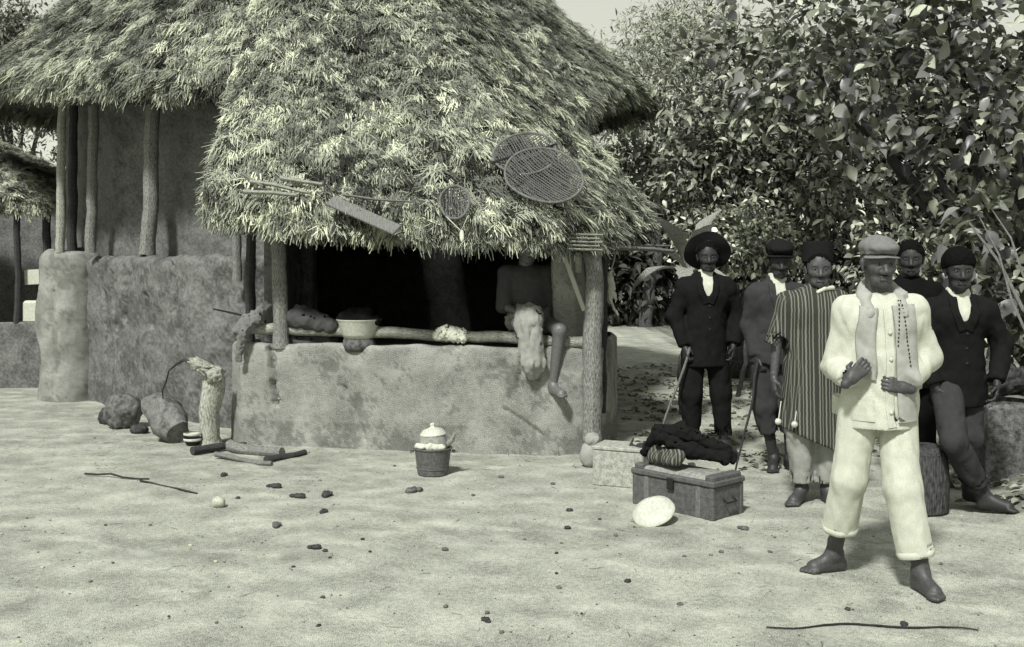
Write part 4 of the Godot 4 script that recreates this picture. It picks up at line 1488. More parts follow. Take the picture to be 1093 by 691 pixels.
# dark suit: jacket open over a white shirt, and trousers
func suit(r: Node3D, j: Dictionary, cell: float, jm: Material, tm: Material, hem_jacket: float, shirt := true, wide := 1.0) -> Field:
	var ch: Vector3 = j.chest
	var c0 := V(ch.x, 0, ch.z)
	var jb := [[ch + V(-0.09, 0.03, 0), ch + V(0.09, 0.03, 0), 0.125 * wide, 0.125 * wide, 0.06, V(1, 1, 1.1)], [ch, V(j.hips.x, hem_jacket, j.hips.z), 0.140 * wide, 0.165 * wide, 0.06, V(0.9, 1, 1.12), 1],
		[ch + V(0, 0.09, -0.02), j.neck + V(0, 0.015, -0.01), 0.10, 0.072, 0.05, Vector3.ONE, 1], [ch + V(0, 0.09, 0), j.sl, 0.085, 0.064, 0.05], [ch + V(0, 0.09, 0), j.sr, 0.085, 0.064, 0.05]]
	jb.append_array(sleeve(j.sr, j.er, j.wr, 0.066, 0.064, 0.054))
	jb.append_array(sleeve(j.sl, j.el, j.wl, 0.066, 0.064, 0.054))
	var jk := grow(jb, cell)
	jk.wrinkle(noise, 0.013, V(6, 4, 6), ch * 9.0)
	jk.crease(noise2, 0.007, V(5, 4, 5), ch * 4.0)
	var solid := jk.d.duplicate()
	if shirt:
		jk.cap(c0 + V(0, ch.y + 0.26, 0.09), c0 + V(0, ch.y - 0.01, 0.135), 0.085, 0.012, 0.006, Vector3.ONE, 1)
	jk.hollow(V(j.hips.x, hem_jacket, j.hips.z), Vector3.DOWN, 0.11)
	var jo := wear(r, "jacket", jk, jm)
	if shirt:
		var sf := grow([[ch + V(-0.06, 0.03, 0.010), ch + V(0.06, 0.03, 0.010), 0.116, 0.116, 0.05, V(1, 1, 1.12)], [ch + V(0, 0.09, 0.0), j.neck + V(0, 0.03, 0.0), 0.088, 0.064, 0.05, Vector3.ONE, 1], [ch, j.hips, 0.115, 0.115, 0.05, V(0.95, 1, 1.15)]], cell)
		sf.wrinkle(noise, 0.006, V(14, 10, 14))
		wear(r, "shirt", sf, mats.white_linen)
		var keep := jk.d
		jk.d = solid
		for sg: float in [-1.0, 1.0]:
			var lap := band(jk, smooth_line([Vector2(ch.x + 0.062 * sg, ch.y + 0.155), Vector2(ch.x + 0.062 * sg, ch.y + 0.06), Vector2(ch.x + 0.02 * sg, ch.y - 0.05)], 16), 0.045, 0.003, 0.006)
			local_part(jo, "lapel", lap, jm)
		jk.d = keep
		for k in 3:
			var mb := MB.new()
			var by := ch.y - 0.07 - 0.09 * k
			lump(mb, V(ch.x + 0.01, by, jk.front(ch.x + 0.01, by) + 0.002), Vector3(0.010, 0.010, 0.005), 0.0, 1.0, 4)
			local_part(jo, "button", mb, mats.iron)
	return jk

func trousers(r: Node3D, j: Dictionary, cell: float, m: Material, hem_l: float, hem_r: float, r0: float, r1: float, r2: float, hip := 0.125) -> void:
	var b := [[j.hips + V(-0.04, 0, 0), j.hips + V(0.04, 0, 0), hip, hip, 0.04, V(1, 1, 1.1)]]
	var el: Vector3 = j.kl.lerp(j.al, hem_l)
	var er: Vector3 = j.kr.lerp(j.ar, hem_r)
	b.append_array([[j.hl, j.kl, r0, r1, 0.04], [j.kl, el, r1, r2, 0.03, Vector3.ONE, 1], [j.hr, j.kr, r0, r1, 0.04], [j.kr, er, r1, r2, 0.03, Vector3.ONE, 1]])
	var t := grow(b, cell)
	t.wrinkle(noise, 0.015, V(8, 3, 8), j.kl * 5.0)
	t.crease(noise2, 0.007, V(5, 4, 5), j.kl * 3.0)
	t.hollow(el, (j.al - j.kl).normalized(), r2 * 0.8)
	t.hollow(er, (j.ar - j.kr).normalized(), r2 * 0.8)
	wear(r, "trousers", t, m)

func hair_cap(r: Node3D, hc: Vector3, hb: Basis, s := 1.0, big := 0.0) -> void:
	var f := Field.new(V(-0.14, 0.04, -0.16), V(0.14, 0.29, 0.12), 0.007)
	f.cap(V(0, 0.148, -0.040), V(0, 0.158, 0.004), 0.088 + big, 0.083 + big, 0.02, V(1.04, 0.94, 1))
	f.cap(V(0, 0.06, 0.06), V(0, 0.10, 0.075), 0.072, 0.074, 0.01, Vector3.ONE, 1)
	f.cut(V(0, -1, 0.6).normalized(), -0.075)
	f.wrinkle(noise, 0.008, V(40, 40, 40))
	var mb := MB.new()
	f.mesh(mb)
	var h := MB.new()
	h.join(mb, Transform3D(hb.scaled(Vector3.ONE * s), hc))
	local_part(r, "hair", h, mats.hair)

func man_with_straw_hat() -> void:
	var r := stand("man in dark suit with upturned wide brimmed hat leaning on a cane behind the trunk", 752, 8.6)
	var j := {"chin": V(0.02, 1.46, 0.02), "neck": V(0.015, 1.42, 0), "chest": V(0.01, 1.24, 0), "hips": V(0.0, 0.92, 0),
		"sr": V(-0.165, 1.315, 0), "er": V(-0.235, 1.08, 0.0), "wr": V(-0.165, 0.845, 0.08), "sl": V(0.18, 1.315, 0), "el": V(0.265, 1.09, -0.04), "wl": V(0.215, 0.86, 0.06),
		"hr": V(-0.085, 0.88, 0), "kr": V(-0.105, 0.48, 0.03), "ar": V(-0.10, 0.08, 0), "hl": V(0.085, 0.88, 0), "kl": V(0.125, 0.48, 0.02), "al": V(0.15, 0.08, 0)}
	var mb := MB.new()
	figure(j, 0.016).mesh(mb)
	var hb := Basis(Vector3.UP, -0.05)
	var hc := V(0.02, 1.435, 0.03)
	head(mb, hc, hb, 0.006)
	hand(mb, j.wr, V(0.05, -0.85, 0.35), V(0.8, -0.2, -0.3), 0.75, 1.0)
	hand(mb, j.wl, V(-0.1, -1, 0.05), V(-0.9, 0, -0.2), 0.4, -1.0)
	local_part(r, "body", mb, mats.skin_dark)
	eyes(r, hc, hb)
	mb = MB.new()
	shoe(mb, V(-0.10, 0, -0.03), V(-0.15, 0, 1), j.ar)
	local_part(r, "shoe", mb, mats.leather)
	mb = MB.new()
	shoe(mb, V(0.15, 0, -0.03), V(0.2, 0, 1), j.al)
	local_part(r, "shoe", mb, mats.leather)
	trousers(r, j, 0.014, mats.dark_wool, 0.80, 0.78, 0.096, 0.080, 0.070)
	suit(r, j, 0.013, mats.dark_wool, mats.dark_wool, 0.70)
	hair_cap(r, hc, hb)
	# hat with its wide brim turned up round the face
	var f := Field.new(V(-0.14, 0.1, -0.2), V(0.14, 0.34, 0.14), 0.008)
	f.cap(V(0, 0.17, -0.03), V(0, 0.235, -0.05), 0.094, 0.082, 0.02)
	f.cap(V(0, 0.10, 0.0), V(0, 0.16, -0.01), 0.086, 0.084, 0.006, V(1, 1, 0.95), 1)
	mb = MB.new()
	f.mesh(mb)
	var h := MB.new()
	h.join(mb, Transform3D(hb, hc))
	var hat := local_part(r, "hat", h, mats.straw_hat)
	var br := MB.new()
	var bb := hb * Basis(Vector3.RIGHT, -0.92)
	for layer in 2:
		for k in 41:
			var a := TAU * k / 40.0
			for e in 6:
				var rr := 0.086 + 0.098 * e / 5.0
				var lift := 0.020 * e / 5.0 * cos(2.0 * a) + 0.006 * sin(5.0 * a) * e / 5.0
				br.p(hc + bb * V(sin(a) * rr, lift + (0.007 if layer == 0 else 0.0), cos(a) * rr) + hb * V(0, 0.150, -0.030))
	for layer in 2:
		for k in 40:
			for e in 5:
				var i := layer * 246 + k * 6 + e
				if layer == 0:
					br.quad(i, i + 1, i + 7, i + 6)
				else:
					br.quad(i, i + 6, i + 7, i + 1)
	local_part(hat, "brim", br, mats.straw_hat)
	# cane
	var top: Vector3 = r.position + V(-0.155, 0.80, 0.13)
	var foot_at := r.position + V(-0.43, 0.0, 0.16)
	foot_at.y = land(foot_at.x, foot_at.z)
	mb = MB.new()
	pole(mb, foot_at, top + (top - foot_at).normalized() * 0.06, 0.008, 0.011, 0.02, 7, 0.2)
	single("cane", "thin cane held by the man in the upturned hat", "cane", mb, mats.wood_grey, Vector3.ZERO)

func man_in_rolled_trousers() -> void:
	var r := stand("man in grey jacket, flat cap and rolled trousers standing behind the striped robe", 828, 8.12, 0.12)
	var j := {"chin": V(0.02, 1.45, 0.02), "neck": V(0.015, 1.41, 0), "chest": V(0.0, 1.22, 0), "hips": V(-0.02, 0.91, 0),
		"sr": V(-0.165, 1.30, 0), "er": V(-0.185, 1.06, -0.05), "wr": V(-0.16, 0.83, 0.05), "sl": V(0.17, 1.30, 0), "el": V(0.22, 1.08, -0.06), "wl": V(0.16, 0.84, 0.0),
		"hr": V(-0.085, 0.87, 0), "kr": V(-0.10, 0.47, 0.03), "ar": V(-0.02, 0.08, 0.02), "hl": V(0.07, 0.87, 0), "kl": V(0.09, 0.47, 0.05), "al": V(0.09, 0.08, 0.05)}
	var mb := MB.new()
	figure(j, 0.016).mesh(mb)
	var hb := Basis(Vector3.UP, -0.2) * Basis(Vector3.RIGHT, 0.08)
	var hc := V(0.02, 1.415, 0.03)
	head(mb, hc, hb, 0.006)
	hand(mb, j.wr, V(0.0, -0.8, 0.45), V(0.8, -0.2, -0.3), 0.75, 1.0)
	hand(mb, j.wl, V(-0.1, -1, 0.05), V(-0.9, 0, -0.2), 0.3, -1.0)
	foot(mb, V(-0.02, 0, -0.01), V(-0.35, 0, 1), j.ar)
	foot(mb, V(0.09, 0, 0.02), V(0.1, 0, 1), j.al)
	local_part(r, "body", mb, mats.skin_dark)
	eyes(r, hc, hb)
	trousers(r, j, 0.014, mats.grey_cotton, 0.5, 0.5, 0.096, 0.082, 0.074)
	suit(r, j, 0.013, mats.grey_cotton, mats.grey_cotton, 0.78, true)
	hair_cap(r, hc, hb)
	flat_cap(r, hc, hb, mats.felt, 1.0)
	var top: Vector3 = r.transform * (j.wr + V(-0.02, -0.09, 0.07))
	var foot_at := V(r.position.x - 0.33, 0.0, r.position.z + 0.16)
	foot_at.y = land(foot_at.x, foot_at.z)
	mb = MB.new()
	pole(mb, foot_at, top + (top - foot_at).normalized() * 0.06, 0.007, 0.010, 0.02, 7, 0.2)
	single("walking_stick", "thin dark stick held by the man in rolled trousers", "stick", mb, mats.wood_dark, Vector3.ZERO)

func man_in_striped_robe() -> void:
	var r := stand("man in long striped robe, tall dark fez and pale baggy trousers", 866, 7.0, -0.05)
	var j := {"chin": V(0.04, 1.40, 0.02), "neck": V(0.035, 1.37, 0), "chest": V(0.02, 1.19, 0), "hips": V(0.01, 0.88, 0),
		"sr": V(-0.145, 1.265, 0), "er": V(-0.215, 1.03, 0.0), "wr": V(-0.245, 0.80, 0.05), "sl": V(0.175, 1.265, 0), "el": V(0.235, 1.03, -0.03), "wl": V(0.225, 0.80, 0.04),
		"hr": V(-0.075, 0.85, 0), "kr": V(-0.07, 0.46, 0.03), "ar": V(-0.06, 0.09, 0), "hl": V(0.075, 0.85, 0), "kl": V(0.09, 0.46, 0.02), "al": V(0.10, 0.09, 0)}
	var mb := MB.new()
	figure(j, 0.016).mesh(mb)
	var hb := Basis(Vector3.UP, -0.08)
	var hc := V(0.04, 1.375, 0.03)
	head(mb, hc, hb, 0.0055)
	foot(mb, V(-0.06, 0, -0.03), V(-0.55, 0, 1), j.ar)
	foot(mb, V(0.10, 0, -0.03), V(0.12, 0, 1), j.al)
	hand(mb, j.wr, V(0.02, -1, 0.1), V(0.95, 0, -0.1), 0.3, 1.0)
	hand(mb, j.wl, V(-0.05, -1, 0.1), V(-0.95, 0, -0.1), 0.3, -1.0)
	local_part(r, "body", mb, mats.skin)
	eyes(r, hc, hb)
	trousers(r, j, 0.013, mats.pale_cotton, 0.88, 0.88, 0.075, 0.092, 0.074, 0.095)
	var ch: Vector3 = j.chest
	var b := [[ch + V(-0.10, 0.04, 0), ch + V(0.10, 0.04, 0), 0.125, 0.125, 0.06, V(1, 1, 1.1)], [ch, V(0.01, 0.30, 0.0), 0.155, 0.215, 0.06, V(0.95, 1, 1.1), 1], [ch + V(0, 0.09, -0.02), j.neck + V(0, 0.01, -0.01), 0.10, 0.070, 0.05, Vector3.ONE, 1],
		[ch + V(0, 0.09, 0), j.sl, 0.09, 0.072, 0.05], [ch + V(0, 0.09, 0), j.sr, 0.09, 0.072, 0.05], [j.sr, V(-0.215, 1.0, 0.01), 0.070, 0.088, 0.04, Vector3.ONE, 1], [j.sl, V(0.225, 1.0, 0), 0.074, 0.095, 0.04, Vector3.ONE, 1]]
	var ro := grow(b, 0.012)
	ro.wrinkle(noise, 0.018, V(9, 1.1, 9))
	ro.crease(noise2, 0.006, V(6, 1.5, 6))
	ro.cut(V(-0.43, -1, 0) / 1.088, -0.372)
	ro.cap(V(0.01, 0.2, 0), V(0.01, 0.5, 0), 0.155, 0.13, 0.01, Vector3.ONE, 1)
	ro.hollow(V(-0.21, 1.0, 0.01), V(-0.2, -1, 0).normalized(), 0.075)
	ro.cap(V(0.035, 1.46, 0.05), V(0.03, 1.33, 0.13), 0.05, 0.02, 0.006, Vector3.ONE, 1)
	var rb := wear(r, "robe", ro, mats.striped)
	var co := grow([[V(0.06, 1.365, 0.085), V(0.125, 1.37, 0.04), 0.014, 0.016, 0.01], [V(0.02, 1.345, 0.10), V(0.06, 1.365, 0.085), 0.012, 0.014, 0.01]], 0.006)
	wear(rb, "collar", co, mats.white_linen)
	for q: Vector3 in [V(-0.235, 0.535, 0.14), V(-0.14, 0.522, 0.17)]:
		mb = MB.new()
		lump(mb, q, Vector3.ONE * 0.021, 0.1, 3.0, 8)
		tube(mb, pts([q, q + V(0.03, 0.12, -0.06)]), PackedFloat32Array([0.003, 0.003]), 5)
		local_part(rb, "tassel_ball", mb, mats.enamel)
	hair_cap(r, hc, hb)
	mb = MB.new()
	lathe(mb, PackedVector2Array([Vector2(0.097, 0.158), Vector2(0.100, 0.162), Vector2(0.096, 0.225), Vector2(0.0935, 0.284), Vector2(0.091, 0.289), Vector2(0.0, 0.290)]), 28, Transform3D(hb * Basis(Vector3.RIGHT, -0.06), hc + V(0, 0.0, -0.018)), 0.004)
	local_part(r, "fez", mb, mats.felt)

func man_half_hidden() -> void:
	var r := stand("man in dark coat half hidden behind the man in white", 971, 7.5)
	var j := {"chin": V(0.0, 1.46, 0.02), "neck": V(0, 1.42, 0), "chest": V(0.0, 1.24, 0), "hips": V(0.0, 0.92, 0),
		"sr": V(-0.17, 1.32, 0), "er": V(-0.23, 1.08, 0.0), "wr": V(-0.20, 0.84, 0.06), "sl": V(0.17, 1.32, 0), "el": V(0.235, 1.08, -0.04), "wl": V(0.22, 0.84, 0.06),
		"hr": V(-0.085, 0.88, 0), "kr": V(-0.10, 0.48, 0.03), "ar": V(-0.10, 0.08, 0), "hl": V(0.085, 0.88, 0), "kl": V(0.10, 0.48, 0.02), "al": V(0.10, 0.08, 0)}
	var mb := MB.new()
	figure(j, 0.018).mesh(mb)
	var hb := Basis(Vector3.UP, -0.35)
	var hc := V(0.0, 1.435, 0.03)
	head(mb, hc, hb, 0.006)
	hand(mb, j.wr, V(0, -1, 0.05), V(0.9, 0, -0.2), 0.4, 1.0, 0.005)
	hand(mb, j.wl, V(0, -1, 0.05), V(-0.9, 0, -0.2), 0.4, -1.0, 0.005)
	foot(mb, V(-0.10, 0, -0.03), V(-0.15, 0, 1), j.ar)
	foot(mb, V(0.10, 0, -0.03), V(0.15, 0, 1), j.al)
	local_part(r, "body", mb, mats.skin_dark)
	eyes(r, hc, hb)
	trousers(r, j, 0.016, mats.darker_wool, 0.85, 0.85, 0.095, 0.08, 0.07)
	suit(r, j, 0.015, mats.darker_wool, mats.darker_wool, 0.68, false)
	hair_cap(r, hc, hb, 1.0, 0.004)

func man_against_the_bank() -> void:
	var r := stand("man in dark jacket over white shirt with one knee bent beside the earth bank", 1022, 6.75)
	r.position.y = 0.0
	var m := 6.75 / F
	var j := {"chin": V(0.0, 1.39, 0.02), "neck": V(0.0, 1.35, 0), "chest": V(0.01, 1.17, -0.02), "hips": V(0.03, 0.84, -0.06),
		"sr": V(-0.165, 1.235, 0), "er": V(-0.22, 1.0, -0.02), "wr": V(-0.15, 0.78, 0.04), "sl": V(0.175, 1.235, 0), "el": V(0.285, 1.02, -0.02), "wl": V(0.20, 0.80, 0.10),
		"hr": V(-0.06, 0.80, -0.04), "kr": V(-0.10, 0.47, 0.20), "ar": V(0.13, 0.12, 0.05), "hl": V(0.09, 0.80, -0.06), "kl": V(0.09, 0.46, -0.02), "al": V(0.13, 0.12, -0.14)}
	var mb := MB.new()
	figure(j, 0.016).mesh(mb)
	var hb := Basis(Vector3.UP, -0.15)
	var hc := V(0.0, 1.365, 0.03)
	head(mb, hc, hb, 0.0055)
	hand(mb, j.wr, V(0.1, -1, 0.05), V(0.9, 0, -0.2), 0.4, 1.0)
	hand(mb, j.wl, V(-0.2, -0.9, 0.2), V(-0.9, 0, -0.2), 0.4, -1.0)
	foot(mb, V(0.13, 0.03, 0.05), V(0.75, 0, 0.6), j.ar)
	foot(mb, V(0.13, 0.03, -0.16), V(0.5, 0, 0.8), j.al)
	local_part(r, "body", mb, mats.skin_dark)
	eyes(r, hc, hb)
	trousers(r, j, 0.013, mats.grey_cotton, 0.85, 0.82, 0.092, 0.078, 0.068)
	suit(r, j, 0.013, mats.dark_wool, mats.dark_wool, 0.66, true, 0.98)
	# knitted cap, thick all round
	var f := Field.new(V(-0.15, 0.08, -0.17), V(0.15, 0.30, 0.15), 0.007)
	f.cap(V(0, 0.165, -0.035), V(0, 0.170, 0.008), 0.098, 0.092, 0.02, V(0.98, 0.95, 1))
	f.cut(V(0, -1, 0.25).normalized(), -0.128)
	f.cap(V(0, 0.08, -0.01), V(0, 0.14, -0.01), 0.076, 0.078, 0.006, V(1, 1, 0.92), 1)
	f.wrinkle(noise, 0.006, V(40, 40, 40))
	mb = MB.new()
	f.mesh(mb)
	var h := MB.new()
	h.join(mb, Transform3D(hb, hc))
	local_part(r, "knitted_cap", h, mats.hair)

func person_in_booth() -> void:
	var w := at(585, 372, 8.80)
	var r := thing("person", "person sitting in the shade on the booth rail with one bare leg dangling outside", "person", V(w.x, 0.74, w.z - 0.25))
	# seated on the parapet, which is 0.16 above the booth floor
	var j := {"chin": V(-0.17, 0.80, 0.03), "neck": V(-0.17, 0.76, 0.0), "chest": V(-0.15, 0.56, -0.02), "hips": V(-0.10, 0.30, -0.02),
		"sr": V(-0.33, 0.68, 0), "er": V(-0.36, 0.42, 0.05), "wr": V(-0.20, 0.36, 0.22), "sl": V(0.01, 0.68, 0), "el": V(0.07, 0.42, 0.04), "wl": V(-0.06, 0.36, 0.20),
		"hr": V(-0.17, 0.30, 0.02), "kr": V(-0.24, 0.30, 0.36), "ar": V(-0.04, 0.25, 0.20), "hl": V(-0.03, 0.30, 0.02), "kl": V(0.085, 0.245, 0.42), "al": V(0.035, -0.20, 0.36)}
	var mb := MB.new()
	figure(j, 0.013).mesh(mb)
	var hb := Basis(Vector3.UP, 0.3) * Basis(Vector3.RIGHT, 0.15)
	var hc := V(-0.17, 0.775, 0.03)
	head(mb, hc, hb, 0.006)
	hand(mb, j.wr, V(0.7, -0.2, 0.5), V(0, -1, 0), 0.3, 1.0)
	hand(mb, j.wl, V(-0.7, -0.2, 0.5), V(0, -1, 0), 0.3, -1.0)
	foot(mb, V(0.03, -0.275, 0.35), V(0.45, 0, 0.9), j.al)
	foot(mb, V(-0.03, 0.20, 0.20), V(1, 0, 0.1), j.ar)
	local_part(r, "body", mb, mats.skin_pale)
	eyes(r, hc, hb)
	hair_cap(r, hc, hb)
	# cloth over the lap and the other leg, hanging down outside the rail
	var f := grow([[V(-0.21, 0.30, 0.0), V(0.02, 0.30, 0.0), 0.135, 0.135, 0.05], [V(-0.16, 0.32, 0.05), V(-0.155, 0.33, 0.38), 0.125, 0.110, 0.04], [V(-0.155, 0.30, 0.42), V(-0.125, -0.02, 0.42), 0.112, 0.092, 0.04, V(1, 1, 1.2)], [V(-0.125, -0.02, 0.42), V(-0.125, -0.085, 0.41), 0.085, 0.055, 0.03]], 0.012)
	f.wrinkle(noise, 0.028, V(11, 3, 11))
	f.wrinkle(noise, 0.010, V(18, 14, 18))
	wear(r, "wrap_cloth", f, mats.pale_cotton, "pale cloth wrapped over the lap and one leg")
	f = grow([[V(-0.15, 0.60, -0.02), V(-0.11, 0.28, -0.02), 0.15, 0.15, 0.06, V(0.9, 1, 1.1)], [V(-0.15, 0.66, -0.01), j.sl, 0.09, 0.075, 0.05], [V(-0.15, 0.66, -0.01), j.sr, 0.09, 0.075, 0.05], [j.sl, j.el, 0.075, 0.065, 0.03], [j.sr, j.er, 0.075, 0.065, 0.03]], 0.016)
	f.wrinkle(noise, 0.012, V(8, 5, 8))
	wear(r, "shirt", f, mats.mid_cotton)

# ---------------------------------------------------------------- trees
func leaf_mesh(m: Material, width: float, fold: float, bend: float, tip := 1.0) -> ArrayMesh:
	var mb := MB.new()
	var ww := [0.03, 0.36, 0.5, 0.42, 0.22, 0.0]
	var prev := -1
	for k in 6:
		var t := k / 5.0
		var w: float = ww[k] * width * (1.0 if k < 4 else tip)
		var y := -bend * t * t
		var i := mb.p(Vector3(-w, y + fold * w, t))
		mb.p(Vector3(0, y, t))
		mb.p(Vector3(w, y + fold * w, t))
		if prev >= 0:
			mb.quad(prev, i, i + 1, prev + 1)
			mb.quad(prev + 1, i + 1, i + 2, prev + 2)
		prev = i
	return mb.commit(m)

# opts: clumps, per, leaf (length), tones [lo, hi], width, mat, singles (leaves built one by one), spread, pale (share of leaves painted paler as sunlit highlights)
func tree(called: String, label: String, where: Vector3, group: String, lobes: Array, opts: Dictionary) -> Node3D:
	var root := thing(called, label, opts.get("category", "tree"), where, group)
	var leaf: float = opts.leaf
	var mname: String = opts.get("mat", "leaf")
	# trunk and limbs
	var crown := Vector3.ZERO
	for l: Array in lobes:
		crown += l[0]
	crown /= lobes.size()
	var tr: float = opts.get("trunk", 0.12)
	var mb := MB.new()
	var fork := where.lerp(Vector3(crown.x, maxf(crown.y * 0.55, 0.3), crown.z), 0.8)
	if tr > 0.0:
		pole(mb, where - Vector3(0, 0.1, 0), fork, tr, tr * 0.7, 0.12, 10, 0.2)
		part(root, "trunk", mb, mats.bark)
	var meshes := [leaf_mesh(mats[mname], opts.get("width", 0.5), 0.35, 0.15), leaf_mesh(mats[mname], float(opts.get("width", 0.5)) * 1.2, 0.2, 0.3), leaf_mesh(mats[mname], float(opts.get("width", 0.5)) * 0.8, 0.5, 0.45, 0.7)]
	var xf := [[], [], []]
	var cl := [PackedColorArray(), PackedColorArray(), PackedColorArray()]
	var best := []
	var tones: Array = opts.tones
	var sp: float = opts.get("spread", 0.16)
	for l: Array in lobes:
		var c: Vector3 = l[0]
		var r: Vector3 = l[1]
		if tr > 0.0:
			for k in 3:
				mb = MB.new()
				var tip := c + rv() * r * 0.6
				var midp := fork.lerp(tip, 0.5) + rv() * 0.15
				tube(mb, pts([fork, fork.lerp(midp, 0.5), midp, midp.lerp(tip, 0.5) + rv() * 0.06, tip]), PackedFloat32Array([tr * 0.5, tr * 0.4, tr * 0.3, tr * 0.2, tr * 0.08]), 7, 0.15)
				part(root, "limb", mb, mats.bark)
		var n := int(l[2])
		for k in n:
			var d := rv()
			while d.length() > 1.0 or d.length() < 0.05:
				d = rv()
			d = d.normalized() * pow(rng.randf(), 0.42)
			if d.z < -0.2 and rng.randf() < 0.6:
				d.z = -d.z
			var cc := c + d * r * (1.0 + 0.25 * noise2.get_noise_3dv((c + d * r) * 0.9))
			if cc.y < 0.15:
				continue
			var out := (d * Vector3(1, 1, 1) + Vector3(0, 0.25, 0)).normalized()
			var shade := rf(0.0, 1.0)
			for q in int(opts.per):
				var p0 := cc + rv() * sp
				var dir := (out * 0.55 + rv() * 0.85 + Vector3(0, -0.25, 0)).normalized()
				var nm := (Vector3(0, 0.9, 0.35) + rv() * 0.75)
				nm = (nm - dir * nm.dot(dir)).normalized()
				var s := leaf * rf(0.45, 1.3)
				var b := Basis(nm.cross(dir), nm, dir).scaled(Vector3.ONE * s)
				var g := lerpf(tones[0], tones[1], clampf(pow(rng.randf(), 1.6) * 0.8 + shade * 0.2, 0.0, 1.0))
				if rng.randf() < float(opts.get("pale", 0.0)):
					g = float(tones[1]) * 1.7  # sun highlight painted into the colour of a random leaf
				var t := Transform3D(b, p0)
				var which := rng.randi() % 3
				if opts.has("singles"):
					var dp := -p0.z
					var sx := CX + p0.x / dp * F
					var sy := HY - (p0.y - EYE) / dp * F
					if sx > 10 and sx < 1085 and sy > 8 and sy < 420 and d.z > 0.2:
						best.append([s / dp * absf(nm.z + 0.3), t, which, g])
						continue
				xf[which].append(t)
				cl[which].append(Color(g * 0.98, g, g * 0.94))
	if opts.has("singles"):
		best.sort_custom(func(a, b): return a[0] > b[0])
		var sm := []
		for k in 4:
			var row := []
			for w in 3:
				row.append(leaf_mesh(mats["leaf_%d" % k], float(opts.get("width", 0.5)) * [1.0, 1.2, 0.8][w], [0.35, 0.2, 0.5][w], [0.15, 0.3, 0.45][w], [1.0, 1.0, 0.7][w]))
			sm.append(row)
		for k in best.size():
			var e: Array = best[k]
			if k < int(opts.singles):
				var o := MeshInstance3D.new()
				o.name = "leaf"
				var g2: float = e[3]
				o.mesh = sm[0 if g2 < 0.10 else 1 if g2 < 0.18 else 2 if g2 < 0.30 else 3][e[2]]
				var tt: Transform3D = e[1]
				o.transform = Transform3D(tt.basis, tt.origin - where)
				root.add_child(o, true)
			else:
				xf[e[2]].append(e[1])
				var g3: float = e[3]
				cl[e[2]].append(Color(g3 * 0.98, g3, g3 * 0.94))
	for k in 3:
		if xf[k].size() > 0:
			multimesh(root, "foliage", meshes[k], xf[k], cl[k])
	return root

